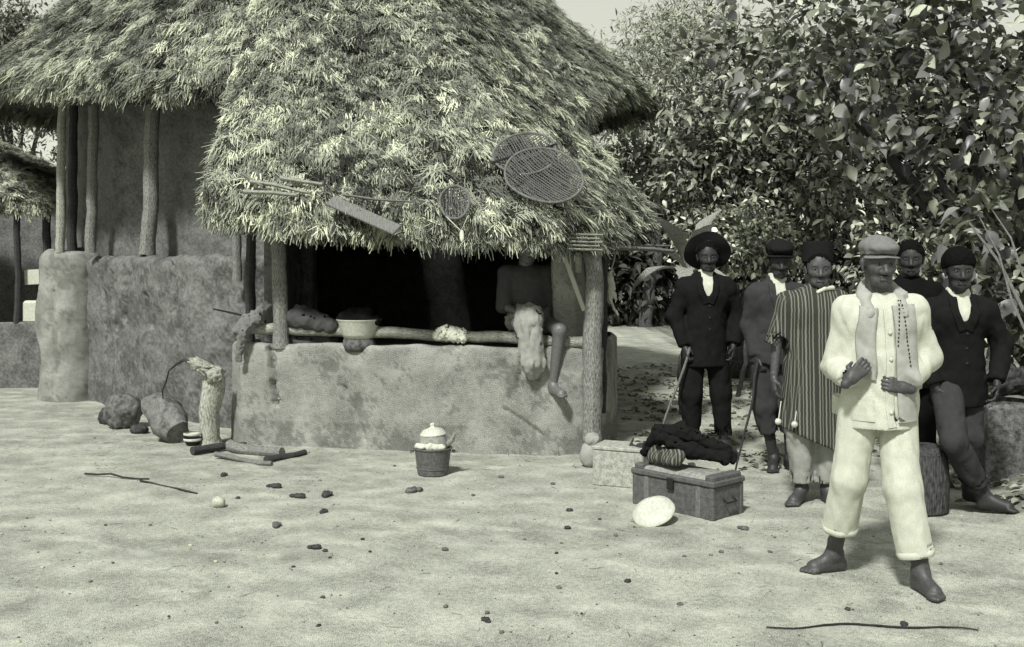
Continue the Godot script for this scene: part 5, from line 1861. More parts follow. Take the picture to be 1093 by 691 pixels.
func make_trees() -> void:
	var g := "trees behind the men"
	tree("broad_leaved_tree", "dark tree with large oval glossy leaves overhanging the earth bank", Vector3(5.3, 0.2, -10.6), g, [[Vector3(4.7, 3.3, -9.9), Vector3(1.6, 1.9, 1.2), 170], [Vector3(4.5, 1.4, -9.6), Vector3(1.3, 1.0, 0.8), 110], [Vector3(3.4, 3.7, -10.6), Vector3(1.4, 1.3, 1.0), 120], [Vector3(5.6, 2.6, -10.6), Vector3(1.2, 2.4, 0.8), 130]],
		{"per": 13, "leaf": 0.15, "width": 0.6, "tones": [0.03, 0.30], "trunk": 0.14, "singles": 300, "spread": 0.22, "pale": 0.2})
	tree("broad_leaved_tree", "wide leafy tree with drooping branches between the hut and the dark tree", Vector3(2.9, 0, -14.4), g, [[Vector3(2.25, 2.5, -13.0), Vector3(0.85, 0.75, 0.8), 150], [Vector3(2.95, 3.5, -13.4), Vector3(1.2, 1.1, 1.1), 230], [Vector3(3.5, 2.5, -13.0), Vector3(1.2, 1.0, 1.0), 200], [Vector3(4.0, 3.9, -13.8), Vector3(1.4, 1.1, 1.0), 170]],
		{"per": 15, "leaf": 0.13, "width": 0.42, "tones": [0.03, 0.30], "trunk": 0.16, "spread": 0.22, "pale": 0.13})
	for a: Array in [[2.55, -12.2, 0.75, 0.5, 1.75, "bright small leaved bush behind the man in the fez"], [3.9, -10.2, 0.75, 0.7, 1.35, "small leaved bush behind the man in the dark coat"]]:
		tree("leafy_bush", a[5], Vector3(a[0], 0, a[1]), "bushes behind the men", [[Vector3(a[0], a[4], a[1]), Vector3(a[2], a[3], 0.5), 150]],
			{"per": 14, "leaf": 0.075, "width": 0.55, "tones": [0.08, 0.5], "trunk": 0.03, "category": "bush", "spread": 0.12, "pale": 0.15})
	tree("feathery_tree", "feathery tree with haze painted into its pale leaves rising beyond the slope of the thatched roof", at(690, 300, 24.0) * Vector3(1, 0, 1), "trees far behind", [[at(700, 75, 24.0), Vector3(1.5, 1.4, 1.2), 330], [at(660, 110, 23.5), Vector3(0.9, 1.0, 0.8), 150], [at(740, 40, 24.5), Vector3(1.3, 1.2, 1.0), 200], [at(720, 150, 24.0), Vector3(1.8, 1.4, 1.0), 220]],
		{"per": 16, "leaf": 0.16, "width": 0.22, "tones": [0.16, 0.50], "trunk": 0.15, "mat": "leaf_far", "spread": 0.28})  # pale leaf tones stand in for distance haze, fog being off
	tree("feathery_tree", "tree top showing over the roof beside the neighbouring hut", Vector3(-11.9, 0, -26.0), "trees far behind", [[at(22, 40, 26.0), Vector3(1.2, 0.9, 1.0), 220], [at(10, 90, 26.0), Vector3(1.5, 1.3, 1.0), 200], [at(20, 200, 26.0), Vector3(2.0, 2.2, 1.0), 250]],
		{"per": 14, "leaf": 0.17, "width": 0.3, "tones": [0.05, 0.24], "trunk": 0.15, "mat": "leaf_far", "spread": 0.28})
	var hl := ["dense dark thicket beyond the pale clearing beside the hut", "dense thicket behind the man in the upturned hat", "dense thicket behind the man in the fez", "dense thicket behind the man in white", "dense thicket behind the earth bank", "dense thicket behind the dark overhanging tree", "dense thicket behind the neighbouring hut"]
	var hx := [2.6, 5.4, 8.2, 11.0, 13.6, 16.0, -15.5]
	for k in 7:
		var z := -25.0 - 1.4 * (k % 2)
		var big := 1.0 if k > 0 else 0.75
		tree("thicket", hl[k], Vector3(hx[k], 0, z), "thickets beyond the clearing", [[Vector3(hx[k], 1.3, z), Vector3(2.0, 1.5, 1.2), 170], [Vector3(hx[k] + 0.2, 3.4 * big, z - 0.6), Vector3(2.0, 2.2 * big, 1.2), 200]] + ([[Vector3(hx[k] - 0.2, 5.6, z - 1.0), Vector3(1.9, 1.3, 1.0), 130]] if k > 1 and k < 6 else []),
			{"per": 12, "leaf": 0.3, "width": 0.45, "tones": [0.012, 0.08], "trunk": 0.12, "mat": "leaf_far", "category": "thicket", "spread": 0.35})
	banana_plant()
	# leaning stems beside the bank
	for a: Array in [[1035, 238, 1092, 330, 0.016], [1046, 232, 1080, 320, 0.010], [1060, 225, 1091, 290, 0.010]]:
		var mb := MB.new()
		var p0 := at(a[0], a[1], 8.6)
		var p1 := at(a[2], a[3], 8.3)
		var gr := p1 + (p1 - p0).normalized() * 1.0
		gr.y = land(gr.x, gr.z) - 0.03
		tube(mb, pts([gr, p1, p1.lerp(p0, 0.5) + Vector3(0.03, 0.02, 0), p0]), PackedFloat32Array([float(a[4]) * 1.2, a[4], float(a[4]) * 0.8, float(a[4]) * 0.4]), 7, 0.1)
		single("leaning_stem", "slender bare stem leaning out of the dark foliage above the bank", "stem", mb, mats.wood_grey, Vector3.ZERO, "stems leaning above the bank")

func banana_plant() -> void:
	var base := Vector3(1.72, 0, -10.7)
	var root := thing("banana_plant", "banana plant with broad torn pale leaves beside the hut's low eave", "plant", base)
	var mb := MB.new()
	pole(mb, base, base + Vector3(0, 1.5, 0), 0.10, 0.06, 0.05, 10, 0.15)
	part(root, "stem", mb, mats.wood_grey)
	for a: Array in [[-0.75, 0.95, 0.2, 0.7], [-0.35, 1.2, 0.3, 0.8], [0.15, 1.0, 0.4, 0.75], [0.6, 0.8, 0.2, 0.7], [0.3, 1.25, -0.2, 0.8], [-0.95, 0.45, 0.4, 0.7], [0.5, 0.3, 0.6, 0.55], [-0.2, 0.4, 0.8, 0.6]]:
		mb = MB.new()
		var dir := Vector3(a[0], a[1], a[2]).normalized()
		var q := base + Vector3(0, 1.4, 0)
		var prev := -1
		var n := 14
		var side := dir.cross(Vector3.UP).normalized()
		for k in n + 1:
			var t := float(k) / n
			var w := 0.10 * sin(PI * clampf(t * 0.95 + 0.03, 0.0, 1.0)) * (0.8 + 0.35 * rng.randf())
			var up := side.cross(dir).normalized()
			var i := mb.p(q - side * w + up * w * 0.35)
			mb.p(q)
			mb.p(q + side * w + up * w * 0.35)
			if prev >= 0:
				mb.quad(prev, i, i + 1, prev + 1)
				mb.quad(prev + 1, i + 1, i + 2, prev + 2)
			prev = i
			q += dir * float(a[3]) / n
			dir = (dir + Vector3(0, -0.11, 0)).normalized()
		part(root, "leaf", mb, mats.leaf_pale)

# ---------------------------------------------------------------- baggage in front of the men
func make_baggage() -> void:
	var long_d := Vector3(-0.680, 0, -0.733)
	var short_d := Vector3(0.733, 0, -0.680)
	var corner := on_ground(761, 557)
	var L := 0.62
	var W := 0.30
	var H := 0.20
	var b := Basis(long_d, Vector3.UP, long_d.cross(Vector3.UP))
	if b.z.dot(short_d) > 0.0:
		pass
	var c := corner + long_d * L * 0.5 + short_d * W * 0.5
	var t := thing("tin_chest", "dark tin trunk with rolled rim and pale topped lid under a heaped coat", "trunk", Vector3(c.x, land(c.x, c.z) - 0.005, c.z))
	var ang := atan2(-long_d.z, long_d.x)
	t.rotation.y = ang
	var mb := MB.new()
	box(mb, V(0, H * 0.5, 0), V(L, H, W), Basis(), 0.008)
	var body := local_part(t, "body", mb, mats.tin_dark)
	for x: float in [-0.20, 0.20]:
		mb = MB.new()
		box(mb, V(x, H * 0.5, 0), V(0.035, H - 0.01, W + 0.008), Basis(), 0.003)
		local_part(body, "strap", mb, mats.tin_worn)
	for sx: float in [-1.0, 1.0]:
		mb = MB.new()
		tube(mb, pts([V(sx * (L / 2 + 0.002), 0.12, -0.05), V(sx * (L / 2 + 0.03), 0.10, -0.045), V(sx * (L / 2 + 0.03), 0.10, 0.045), V(sx * (L / 2 + 0.002), 0.12, 0.05)]), PackedFloat32Array([0.006, 0.006, 0.006, 0.006]), 7)
		local_part(body, "handle", mb, mats.iron)
	for sx: float in [-1.0, 1.0]:
		for sz: float in [-1.0, 1.0]:
			mb = MB.new()
			box(mb, V(sx * (L / 2 - 0.012), H * 0.5, sz * (W / 2 - 0.012)), V(0.034, H - 0.004, 0.034), Basis(), 0.006)
			local_part(body, "corner_iron", mb, mats.tin_dark)
	mb = MB.new()
	box(mb, V(0, H + 0.016, 0), V(L + 0.026, 0.036, W + 0.026), Basis(), 0.010)
	var lid := local_part(t, "lid", mb, mats.tin_dark)
	# gently domed top sheet, paler than the rest of the trunk
	mb = MB.new()
	var n := 10
	for i in n + 1:
		for k in n + 1:
			var x := lerpf(-L / 2 + 0.012, L / 2 - 0.012, float(i) / n)
			var z := lerpf(-W / 2 + 0.012, W / 2 - 0.012, float(k) / n)
			var e := minf(1.0, minf(minf(i, n - i), minf(k, n - k)) * 0.8)
			mb.p(V(x, H + 0.030 + 0.030 * e * (1.0 - 0.4 * pow(2.0 * z / W, 2.0)), z))
	for i in n:
		for k in n:
			var a := i * (n + 1) + k
			mb.quad(a, a + 1, a + n + 2, a + n + 1)
	local_part(lid, "top_sheet", mb, mats.tin_pale)
	for sx: float in [-1.0, 1.0]:
		mb = MB.new()
		box(mb, V(sx * (L / 2 - 0.035), H + 0.045, 0), V(0.07, 0.035, W - 0.02), Basis(), 0.012)
		local_part(lid, "end_band", mb, mats.tin_dark)
	mb = MB.new()
	box(mb, V(0, H - 0.02, -W / 2 - 0.016), V(0.05, 0.07, 0.012), Basis(), 0.003)
	local_part(lid, "hasp", mb, mats.iron)
	var top := t.position.y + H + 0.06
	# the coat
	var d0 := -c.z
	var q := func(px: float, py: float, d: float) -> Vector3: return at(px, py, d) - t.position
	var f := grow([[q.call(690, 482, 7.05), q.call(704, 463, 6.98), 0.035, 0.045, 0.04], [q.call(704, 463, 6.98), q.call(728, 462, 6.92), 0.05, 0.055, 0.05], [q.call(728, 462, 6.92), q.call(770, 481, 6.85), 0.058, 0.048, 0.05], [q.call(770, 481, 6.85), q.call(783, 488, 6.83), 0.05, 0.03, 0.03],
		[q.call(702, 466, 6.84), q.call(735, 480, 6.78), 0.035, 0.045, 0.03], [q.call(735, 480, 6.78), q.call(775, 490, 6.74), 0.045, 0.038, 0.03], [q.call(720, 474, 7.05), q.call(760, 484, 7.0), 0.06, 0.05, 0.05]], 0.009)
	f.wrinkle(noise, 0.022, V(9, 16, 9))
	f.wrinkle(noise, 0.008, V(24, 24, 24))
	mb = MB.new()
	f.mesh(mb)
	single("folded_coat", "dark folded coat heaped on the tin trunk", "coat", mb, mats.dark_wool, t.position)
	f = grow([[q.call(697, 488, 6.93), q.call(722, 492, 6.74), 0.038, 0.036, 0.03], [q.call(700, 482, 6.95), q.call(726, 486, 6.74), 0.036, 0.034, 0.03]], 0.008)
	f.wrinkle(noise, 0.008, V(14, 14, 14))
	mb = MB.new()
	f.mesh(mb)
	single("striped_cloth", "rolled striped cloth tucked between the coat and the trunk lid", "cloth", mb, mats.striped_fine, t.position)
	# pale box behind the trunk
	var pc := on_ground(637, 520) + long_d * 0.0
	var bx := thing("pale_box", "pale worn box standing behind the tin trunk's end", "box", V(pc.x + 0.19, 0.0, pc.z - 0.08))
	bx.position.y = land(bx.position.x, bx.position.z) - 0.005
	bx.rotation.y = -0.42
	mb = MB.new()
	box(mb, V(0, 0.122, 0), V(0.36, 0.244, 0.26), Basis(), 0.008)
	local_part(bx, "body", mb, mats.box_pale)
	mb = MB.new()
	box(mb, V(0, 0.258, 0), V(0.37, 0.026, 0.27), Basis(), 0.006)
	local_part(bx, "lid", mb, mats.box_pale)
	for sx: float in [-0.11, 0.11]:
		mb = MB.new()
		box(mb, V(sx, 0.122, 0), V(0.03, 0.236, 0.268), Basis(), 0.003)
		local_part(bx, "batten", mb, mats.box_pale)
	f = grow([[at(664, 481, 7.55), at(685, 478, 7.45), 0.018, 0.026, 0.02], [at(678, 482, 7.5), at(690, 474, 7.4), 0.022, 0.02, 0.02], [at(670, 481, 7.5), at(676, 468, 7.5), 0.012, 0.008, 0.01]], 0.007)
	f.wrinkle(noise, 0.012, V(20, 20, 20))
	mb = MB.new()
	f.mesh(mb)
	single("rag", "dark crumpled rag on the pale box", "rag", mb, mats.grey_cotton, Vector3.ZERO)
	mb = MB.new()
	var gp := on_ground(631, 500)
	lump(mb, V(0, 0.09, 0), V(0.085, 0.10, 0.08), 0.15, 1.5, 12)
	lump(mb, V(0.01, 0.20, 0.01), V(0.06, 0.055, 0.06), 0.25, 2.0, 10)
	single("tied_bundle", "small pale tied bundle by the hut corner behind the pale box", "bundle", mb, mats.pale_cotton, gp)
	# white basin tipped over in the dust
	mb = MB.new()
	var ax := V(-0.30, 0.85, 0.42).normalized()
	var xx := V(0.9, 0.36, -0.1)
	xx = (xx - ax * xx.dot(ax)).normalized()
	var bb := Basis(xx, ax, xx.cross(ax))
	lathe(mb, PackedVector2Array([Vector2(0.0, -0.002), Vector2(0.09, -0.004), Vector2(0.122, -0.010), Vector2(0.132, -0.004), Vector2(0.130, 0.004), Vector2(0.118, 0.014), Vector2(0.098, 0.028), Vector2(0.085, 0.034), Vector2(0.078, 0.034), Vector2(0.0, 0.032)]), 40, Transform3D(bb, Vector3.ZERO), 0.006)
	var wb := on_ground(699, 560)
	single("white_basin", "white enamel basin tipped upside down in the dust before the tin trunk", "basin", mb, mats.enamel, wb + V(0.0, 0.062, -0.06))

# ---------------------------------------------------------------- things on and in the hut
func roof_frame(px: float, py: float, out := 0.12) -> Transform3D:
	var a := APEX
	var b := at(330, 223, 8.55)
	var c := at(592, 238, 8.28)
	var nn := (b - a).cross(c - a).normalized()
	if nn.z < 0.0:
		nn = -nn
	var o := Vector3(0, EYE, 0)
	var dir := at(px, py, 1.0) - o
	var d := (a - o).dot(nn) / dir.dot(nn)
	var up := (Vector3.UP - nn * nn.y).normalized()
	return Transform3D(Basis(up.cross(nn), up, nn), at(px, py, d) + nn * out)

func hoop_net(called: String, label: String, px: float, py: float, rx: float, ry: float, turn: float, bar: bool, out: float, tilt := 0.0) -> Node3D:
	var fr := roof_frame(px, py, out)
	var t := thing(called, label, "net", fr.origin)
	t.basis = fr.basis * Basis(Vector3.BACK, turn) * Basis(Vector3.RIGHT, tilt)
	var path := PackedVector3Array()
	var rad := PackedFloat32Array()
	for k in 41:
		var a := TAU * k / 40.0
		path.append(V(cos(a) * rx * (1.0 + 0.04 * sin(3.0 * a)), sin(a) * ry, 0))
		rad.append(0.010)
	var mb := MB.new()
	tube(mb, path, rad, 7, 0.1, false)
	local_part(t, "hoop", mb, mats.wood_grey)
	# sagging net, its cords crossing each other
	mb = MB.new()
	var step := 0.022
	for dirn in 2:
		var m := int((rx if dirn == 0 else ry) / step)
		for k in range(-m, m + 1):
			var u := k * step
			var half := sqrt(maxf(0.0, 1.0 - pow(u / (rx if dirn == 0 else ry), 2.0))) * (ry if dirn == 0 else rx)
			if half < 0.03:
				continue
			var line := PackedVector3Array()
			var rr := PackedFloat32Array()
			for s in 9:
				var w := lerpf(-half, half, s / 8.0)
				var x := u if dirn == 0 else w
				var y := w if dirn == 0 else u
				var e := 1.0 - pow(x / rx, 2.0) - pow(y / ry, 2.0)
				line.append(V(x + 0.016 * noise.get_noise_2d(x * 16.0, y * 16.0), y, -0.05 * maxf(e, 0.0) + 0.006 * noise.get_noise_2d(y * 14.0, x * 14.0)))
				rr.append(0.0048)
			tube(mb, line, rr, 4, 0.0, false)
	local_part(t, "netting", mb, mats.netting)
	if bar:
		mb = MB.new()
		pole(mb, V(-rx * 1.15, 0.02, 0.012), V(rx * 1.05, -0.03, 0.012), 0.010, 0.008, 0.01, 6, 0.1)
		local_part(t, "cross_bar", mb, mats.wood_dark)
	return t

func make_hut_things() -> void:
	hoop_net("scoop_net", "large oval scoop net lying on the thatch over the corner pillar", 582, 207, 0.27, 0.33, 0.75, false, 0.20)
	hoop_net("scoop_net", "oval scoop net with a dark cross bar half under the larger net", 562, 180, 0.25, 0.24, 0.5, true, 0.16)
	var sn := hoop_net("hand_net", "small hoop net hanging at the edge of the thatch with a pale tassel", 488, 236, 0.11, 0.14, 0.1, false, 0.20, 0.3)
	var mb := MB.new()
	tube(mb, pts([V(-0.08, -0.10, 0.0), V(0.04, -0.26, 0.02), V(0.10, -0.12, 0.0)]), PackedFloat32Array([0.005, 0.006, 0.005]), 5)
	lump(mb, V(0.045, -0.30, 0.02), V(0.018, 0.05, 0.015), 0.3, 2.0, 6)
	local_part(sn, "tassel", mb, mats.white_linen)
	# on the booth's bench and rail
	var p := at(383, 357, 9.02)
	var bowl := thing("white_bowl", "white enamel bowl behind the booth rail heaped with dark cloth", "bowl", V(p.x, 0.79, p.z))
	mb = MB.new()
	lathe(mb, PackedVector2Array([Vector2(0.0, 0.10), Vector2(0.12, 0.102), Vector2(0.14, 0.14), Vector2(0.175, 0.245), Vector2(0.185, 0.255), Vector2(0.185, 0.262), Vector2(0.17, 0.25), Vector2(0.13, 0.15), Vector2(0.0, 0.13)]), 32)
	local_part(bowl, "bowl", mb, mats.enamel)
	mb = MB.new()
	lathe(mb, PackedVector2Array([Vector2(0.0, 0.0), Vector2(0.13, 0.0), Vector2(0.14, 0.05), Vector2(0.125, 0.10), Vector2(0.0, 0.10)]), 24)
	local_part(bowl, "stand_ring", mb, mats.clay_pot)
	var f := grow([[V(-0.12, 0.27, 0.02), V(0.14, 0.25, 0.05), 0.055, 0.045, 0.03], [V(-0.06, 0.30, 0.0), V(0.06, 0.31, 0.0), 0.055, 0.05, 0.03]], 0.011)
	f.wrinkle(noise, 0.018, V(13, 13, 13))
	mb = MB.new()
	f.mesh(mb)
	single("cloth_heap", "dark cloth heaped in the white enamel bowl", "cloth", mb, mats.felt, bowl.position)
	f = grow([[at(314, 340, 9.1), at(352, 348, 9.06), 0.08, 0.065, 0.05], [at(318, 330, 9.15), at(345, 342, 9.1), 0.05, 0.05, 0.04], [at(315, 366, 9.22), at(352, 367, 9.2), 0.10, 0.09, 0.05]], 0.014)
	f.wrinkle(noise, 0.03, V(9, 9, 9))
	mb = MB.new()
	f.mesh(mb)
	single("dark_sack", "dark sack lying behind the booth rail beside the white bowl", "sack", mb, mats.mid_cotton, Vector3.ZERO)
	var rc := at(480, 356, 8.84)
	f = grow([[V(-0.09, -0.015, 0.01), V(0.10, -0.02, 0.02), 0.045, 0.05, 0.03], [V(-0.03, 0.025, 0), V(0.07, 0.01, 0.02), 0.045, 0.04, 0.03], [V(0.05, -0.03, 0.05), V(0.11, -0.05, 0.06), 0.03, 0.025, 0.02]], 0.007)
	f.wrinkle(noise, 0.022, V(16, 16, 16))
	f.wrinkle(noise, 0.008, V(36, 36, 36))
	mb = MB.new()
	f.mesh(mb)
	single("crumpled_cloth", "crumpled pale cloth lying on the booth rail", "cloth", mb, mats.white_linen, rc)
	# ragged bundle hung over the parapet's end
	var h0 := at(272, 345, 9.12)
	f = grow([[V(-0.12, -0.30, 0.06), V(-0.09, -0.08, 0.06), 0.022, 0.04, 0.03], [V(-0.09, -0.08, 0.06), V(0.03, 0.06, 0.02), 0.05, 0.055, 0.04], [V(-0.14, -0.06, 0.05), V(-0.06, 0.03, 0.04), 0.035, 0.045, 0.03], [V(0.03, 0.06, 0.02), V(0.09, 0.17, 0.02), 0.045, 0.022, 0.03], [V(0.06, 0.10, 0.02), V(0.14, 0.15, 0.03), 0.028, 0.012, 0.02], [V(0.07, 0.10, 0.02), V(0.055, 0.19, 0.03), 0.022, 0.010, 0.02]], 0.008)
	f.wrinkle(noise, 0.022, V(14, 10, 14))
	f.wrinkle(noise, 0.008, V(32, 32, 32))
	mb = MB.new()
	f.mesh(mb)
	single("ragged_bundle", "dark ragged bundle hanging over the parapet's end beside the booth post", "bundle", mb, mats.tweed, h0)
	mb = MB.new()
	pole(mb, at(228, 330, 9.05), at(284, 343, 9.2), 0.008, 0.011, 0.01, 6, 0.2)
	single("thin_stick", "thin stick jutting out from the ragged bundle", "stick", mb, mats.wood_dark, Vector3.ZERO)
	# rag hung on a cord from the jutting pole
	var hd := at(658, 266, 8.95)
	f = grow([[at(651, 292, 8.95), at(652, 306, 8.95), 0.022, 0.035, 0.02], [at(652, 306, 8.95), at(651, 320, 8.95), 0.035, 0.018, 0.02], [at(651, 320, 8.95), at(659, 336, 8.95), 0.014, 0.008, 0.01]], 0.006)
	f.wrinkle(noise, 0.012, V(22, 16, 22))
	mb = MB.new()
	f.mesh(mb)
	var hr := thing("hanging_rag", "pale knotted rag on a cord hanging from the pole under the eave", "rag", at(652, 306, 8.95))
	part(hr, "rag", mb, mats.white_linen)
	mb = MB.new()
	tube(mb, pts([hd, hd.lerp(at(651, 292, 8.95), 0.5) + V(0.004, 0, 0), at(651, 293, 8.95)]), PackedFloat32Array([0.008, 0.007, 0.007]), 5)
	part(hr, "cord", mb, mats.string)

# ---------------------------------------------------------------- the yard
func make_yard_things() -> void:
	# tapering tin tub with a lidded pot in it
	var p := on_ground(462, 506)
	var tub := thing("tin_tub", "small tapering tin tub standing before the mud parapet", "tub", p)
	var mb := MB.new()
	lathe(mb, PackedVector2Array([Vector2(0.0, 0.0), Vector2(0.105, 0.0), Vector2(0.110, 0.01), Vector2(0.132, 0.185), Vector2(0.141, 0.190), Vector2(0.141, 0.200), Vector2(0.128, 0.198), Vector2(0.106, 0.02), Vector2(0.0, 0.018)]), 32, Transform3D(), 0.004)
	local_part(tub, "wall", mb, mats.tin_tub)
	mb = MB.new()
	lathe(mb, PackedVector2Array([Vector2(0.117, 0.045), Vector2(0.120, 0.05), Vector2(0.118, 0.057)]), 32)
	local_part(tub, "hoop", mb, mats.tin_dark)
	for sx: float in [-1.0, 1.0]:
		mb = MB.new()
		tube(mb, pts([V(sx * 0.138, 0.17, -0.03), V(sx * 0.16, 0.165, -0.02), V(sx * 0.16, 0.165, 0.02), V(sx * 0.138, 0.17, 0.03)]), PackedFloat32Array([0.006, 0.006, 0.006, 0.006]), 6)
		local_part(tub, "handle", mb, mats.tin_dark)
	var pot := thing("lidded_pot", "pale round pot with knobbed lid sitting in the tin tub", "pot", p + V(0.005, 0.02, 0))
	mb = MB.new()
	lathe(mb, PackedVector2Array([Vector2(0.0, 0.0), Vector2(0.07, 0.0), Vector2(0.095, 0.05), Vector2(0.105, 0.13), Vector2(0.106, 0.20), Vector2(0.098, 0.25), Vector2(0.086, 0.275)]), 28, Transform3D(), 0.012)
	local_part(pot, "body", mb, mats.tin_pale)
	mb = MB.new()
	lathe(mb, PackedVector2Array([Vector2(0.094, 0.268), Vector2(0.096, 0.275), Vector2(0.07, 0.305), Vector2(0.02, 0.322), Vector2(0.012, 0.330), Vector2(0.018, 0.342), Vector2(0.012, 0.352), Vector2(0.0, 0.354)]), 28, Transform3D(Basis(V(0, 0, 1), 0.08), V(0.02, 0, 0)), 0.006)
	local_part(pot, "lid", mb, mats.enamel)
	mb = MB.new()
	tube(mb, pts([V(0.10, 0.20, 0.02), V(0.14, 0.24, 0.04), V(0.155, 0.285, 0.045)]), PackedFloat32Array([0.022, 0.016, 0.010]), 8)
	local_part(pot, "spout", mb, mats.tin_pale)
	var f := grow([[V(-0.10, 0.21, 0.06), V(-0.02, 0.215, 0.11), 0.026, 0.022, 0.02], [V(-0.02, 0.215, 0.11), V(0.07, 0.21, 0.09), 0.022, 0.026, 0.02]], 0.006)
	f.wrinkle(noise, 0.012, V(20, 20, 20))
	mb = MB.new()
	f.mesh(mb)
	single("wash_cloth", "pale cloth tucked round the lidded pot in the tin tub", "cloth", mb, mats.white_linen, p)
	# hearth corner below the platform
	mb = MB.new()
	p = on_ground(131, 456)
	lump(mb, V(0, 0.15, 0), V(0.17, 0.165, 0.15), 0.28, 1.5, 20)
	single("round_boulder", "rounded earth-crusted boulder at the foot of the tall platform", "boulder", mb, mats.stone, p)
	mb = MB.new()
	p = on_ground(178, 470)
	var a := at(163, 430, 9.6)
	var b := at(190, 464, 9.2)
	tube(mb, pts([a, a.lerp(b, 0.05), a.lerp(b, 0.4) + V(0, 0.02, 0), a.lerp(b, 0.75), b]), PackedFloat32Array([0.085, 0.11, 0.135, 0.14, 0.11]), 18, 0.5, true, 5.0)
	single("thick_log", "short thick log leaning against the rounded boulder", "log", mb, mats.log, Vector3.ZERO)
	mb = MB.new()
	p = on_ground(206, 475)
	lathe(mb, PackedVector2Array([Vector2(0.0, 0.0), Vector2(0.045, 0.0), Vector2(0.065, 0.03), Vector2(0.070, 0.07)]), 20, Transform3D(), 0.004)
	var cup := thing("banded_cup", "small dark cup with pale bands beside the carved post stump", "cup", p + V(0.0, 0.005, 0.02))
	local_part(cup, "cup", mb, mats.iron)
	for y: float in [0.034, 0.080]:
		mb = MB.new()
		lathe(mb, PackedVector2Array([Vector2(0.066, y), Vector2(0.0735, y + 0.004), Vector2(0.074, y + 0.018), Vector2(0.069, y + 0.022)]), 20)
		local_part(cup, "band", mb, mats.enamel)
	p = on_ground(224, 474)
	var st := thing("broken_stump", "pale upright post stump with a broken fork on top below the platform", "stump", p)
	mb = MB.new()
	tube(mb, pts([p - V(0, 0.05, 0), p + V(0.0, 0.06, 0), at(224, 440, 9.12), at(226, 418, 9.12), at(228, 403, 9.12), at(229, 396, 9.12)]), PackedFloat32Array([0.115, 0.098, 0.088, 0.085, 0.078, 0.05]), 18, 0.55, true, 7.0)
	part(st, "stem", mb, mats.wood_pale)
	mb = MB.new()
	lump(mb, at(214, 391, 9.06), V(0.105, 0.05, 0.055), 0.7, 2.4, 14, Basis(Vector3.BACK, -0.5))
	lump(mb, at(229, 400, 9.05), V(0.07, 0.065, 0.06), 0.7, 2.2, 12)
	part(st, "fork", mb, mats.wood_pale)
	mb = MB.new()
	tube(mb, pts([at(203, 386, 9.1), at(196, 384, 9.15), at(188, 389, 9.2), at(180, 396, 9.22), at(177, 408, 9.3), at(173, 417, 9.32), at(174, 428, 9.36)]), PackedFloat32Array([0.016, 0.012, 0.012, 0.009, 0.009, 0.007, 0.004]), 7, 0.6, true, 14.0)
	part(st, "bent_twig", mb, mats.wood_dark)
	for e: Array in [[205, 486, 262, 478, 0.035, "wood_dark", "dark split log lying by the carved stump"], [244, 482, 300, 489, 0.05, "wood_grey", "short pale log lying before the parapet's end"], [262, 468, 330, 473, 0.040, "wood_dark", "dark charred branch lying against the parapet's foot"], [285, 494, 325, 486, 0.030, "wood_dark", "charred stub at the end of the firewood heap"], [228, 490, 290, 497, 0.022, "wood_grey", "thin stick lying before the firewood heap"]]:
		mb = MB.new()
		var p0 := on_ground(e[0], e[1])
		var p1 := on_ground(e[2], e[3])
		var r0: float = e[4]
		pole(mb, p0 + V(0, r0 * 0.9, 0), p1 + V(0, r0 * 0.9, 0), r0, r0 * 0.8, 0.03, 10, 0.3)
		single("firewood", e[6], "firewood", mb, mats[e[5]], Vector3.ZERO, "firewood by the stump")
	for e: Array in [[262, 470, 0.09, 0.06, "stone_dark", "dark flat stone behind the firewood"], [272, 462, 0.07, 0.08, "stone", "grey stone at the parapet's foot"], [148, 462, 0.08, 0.05, "stone_dark", "dark stone between the boulder and the thick log"], [116, 452, 0.10, 0.10, "stone_dark", "dark stone beside the rounded boulder"]]:
		mb = MB.new()
		p = on_ground(e[0], e[1])
		lump(mb, V(0, float(e[3]) * 0.6, 0), V(e[2], e[3], float(e[2]) * 0.8), 0.3, 1.8, 9)
		single("stone", e[5], "stone", mb, mats[e[4]], p, "stones round the hearth")
	# by the bank
	mb = MB.new()
	p = on_ground(993, 552)
	lathe(mb, PackedVector2Array([Vector2(0.0, 0.0), Vector2(0.15, 0.0), Vector2(0.16, 0.02), Vector2(0.165, 0.2), Vector2(0.15, 0.36), Vector2(0.155, 0.385), Vector2(0.14, 0.40), Vector2(0.0, 0.41)]), 26, Transform3D(), 0.03)
	single("dark_stump", "dark squat stump behind the man in white", "stump", mb, mats.wood_dark, p + V(0, 0, -0.15))
	mb = MB.new()
	var q0 := at(1046, 440, 7.5)
	mud_mass(mb, PackedVector2Array([Vector2(q0.x, q0.z + 0.1), Vector2(q0.x + 0.45, q0.z + 0.2), Vector2(q0.x + 0.5, q0.z - 0.2), Vector2(q0.x + 0.05, q0.z - 0.25)]), 0.57, 0.03, 0.03, 0.03, 0, 0.3)
	single("bank_stone", "squared grey stone slab set in the top of the earth bank", "stone", mb, mats.stone_mid, Vector3.ZERO, "stones on the bank")
	for e: Array in [[1080, 405, 8.6, 0.16, 0.10, 0.14, "stone_dark", "dark rounded stone behind the bank under the foliage"], [1062, 398, 8.9, 0.12, 0.10, 0.12, "stone_mid", "mottled stone half hidden under the foliage"]]:
		mb = MB.new()
		var c := at(e[0], e[1], e[2])
		lump(mb, c, V(e[3], e[4], e[5]), 0.5, 1.6, 14)
		single("bank_stone", e[7], "stone", mb, mats[e[6]], Vector3.ZERO, "stones on the bank")
	# long thin stick in the foreground and a second, broken one
	mb = MB.new()
	var s0 := on_ground(818, 671)
	var s1 := on_ground(1046, 672)
	var path := PackedVector3Array()
	var rr := PackedFloat32Array()
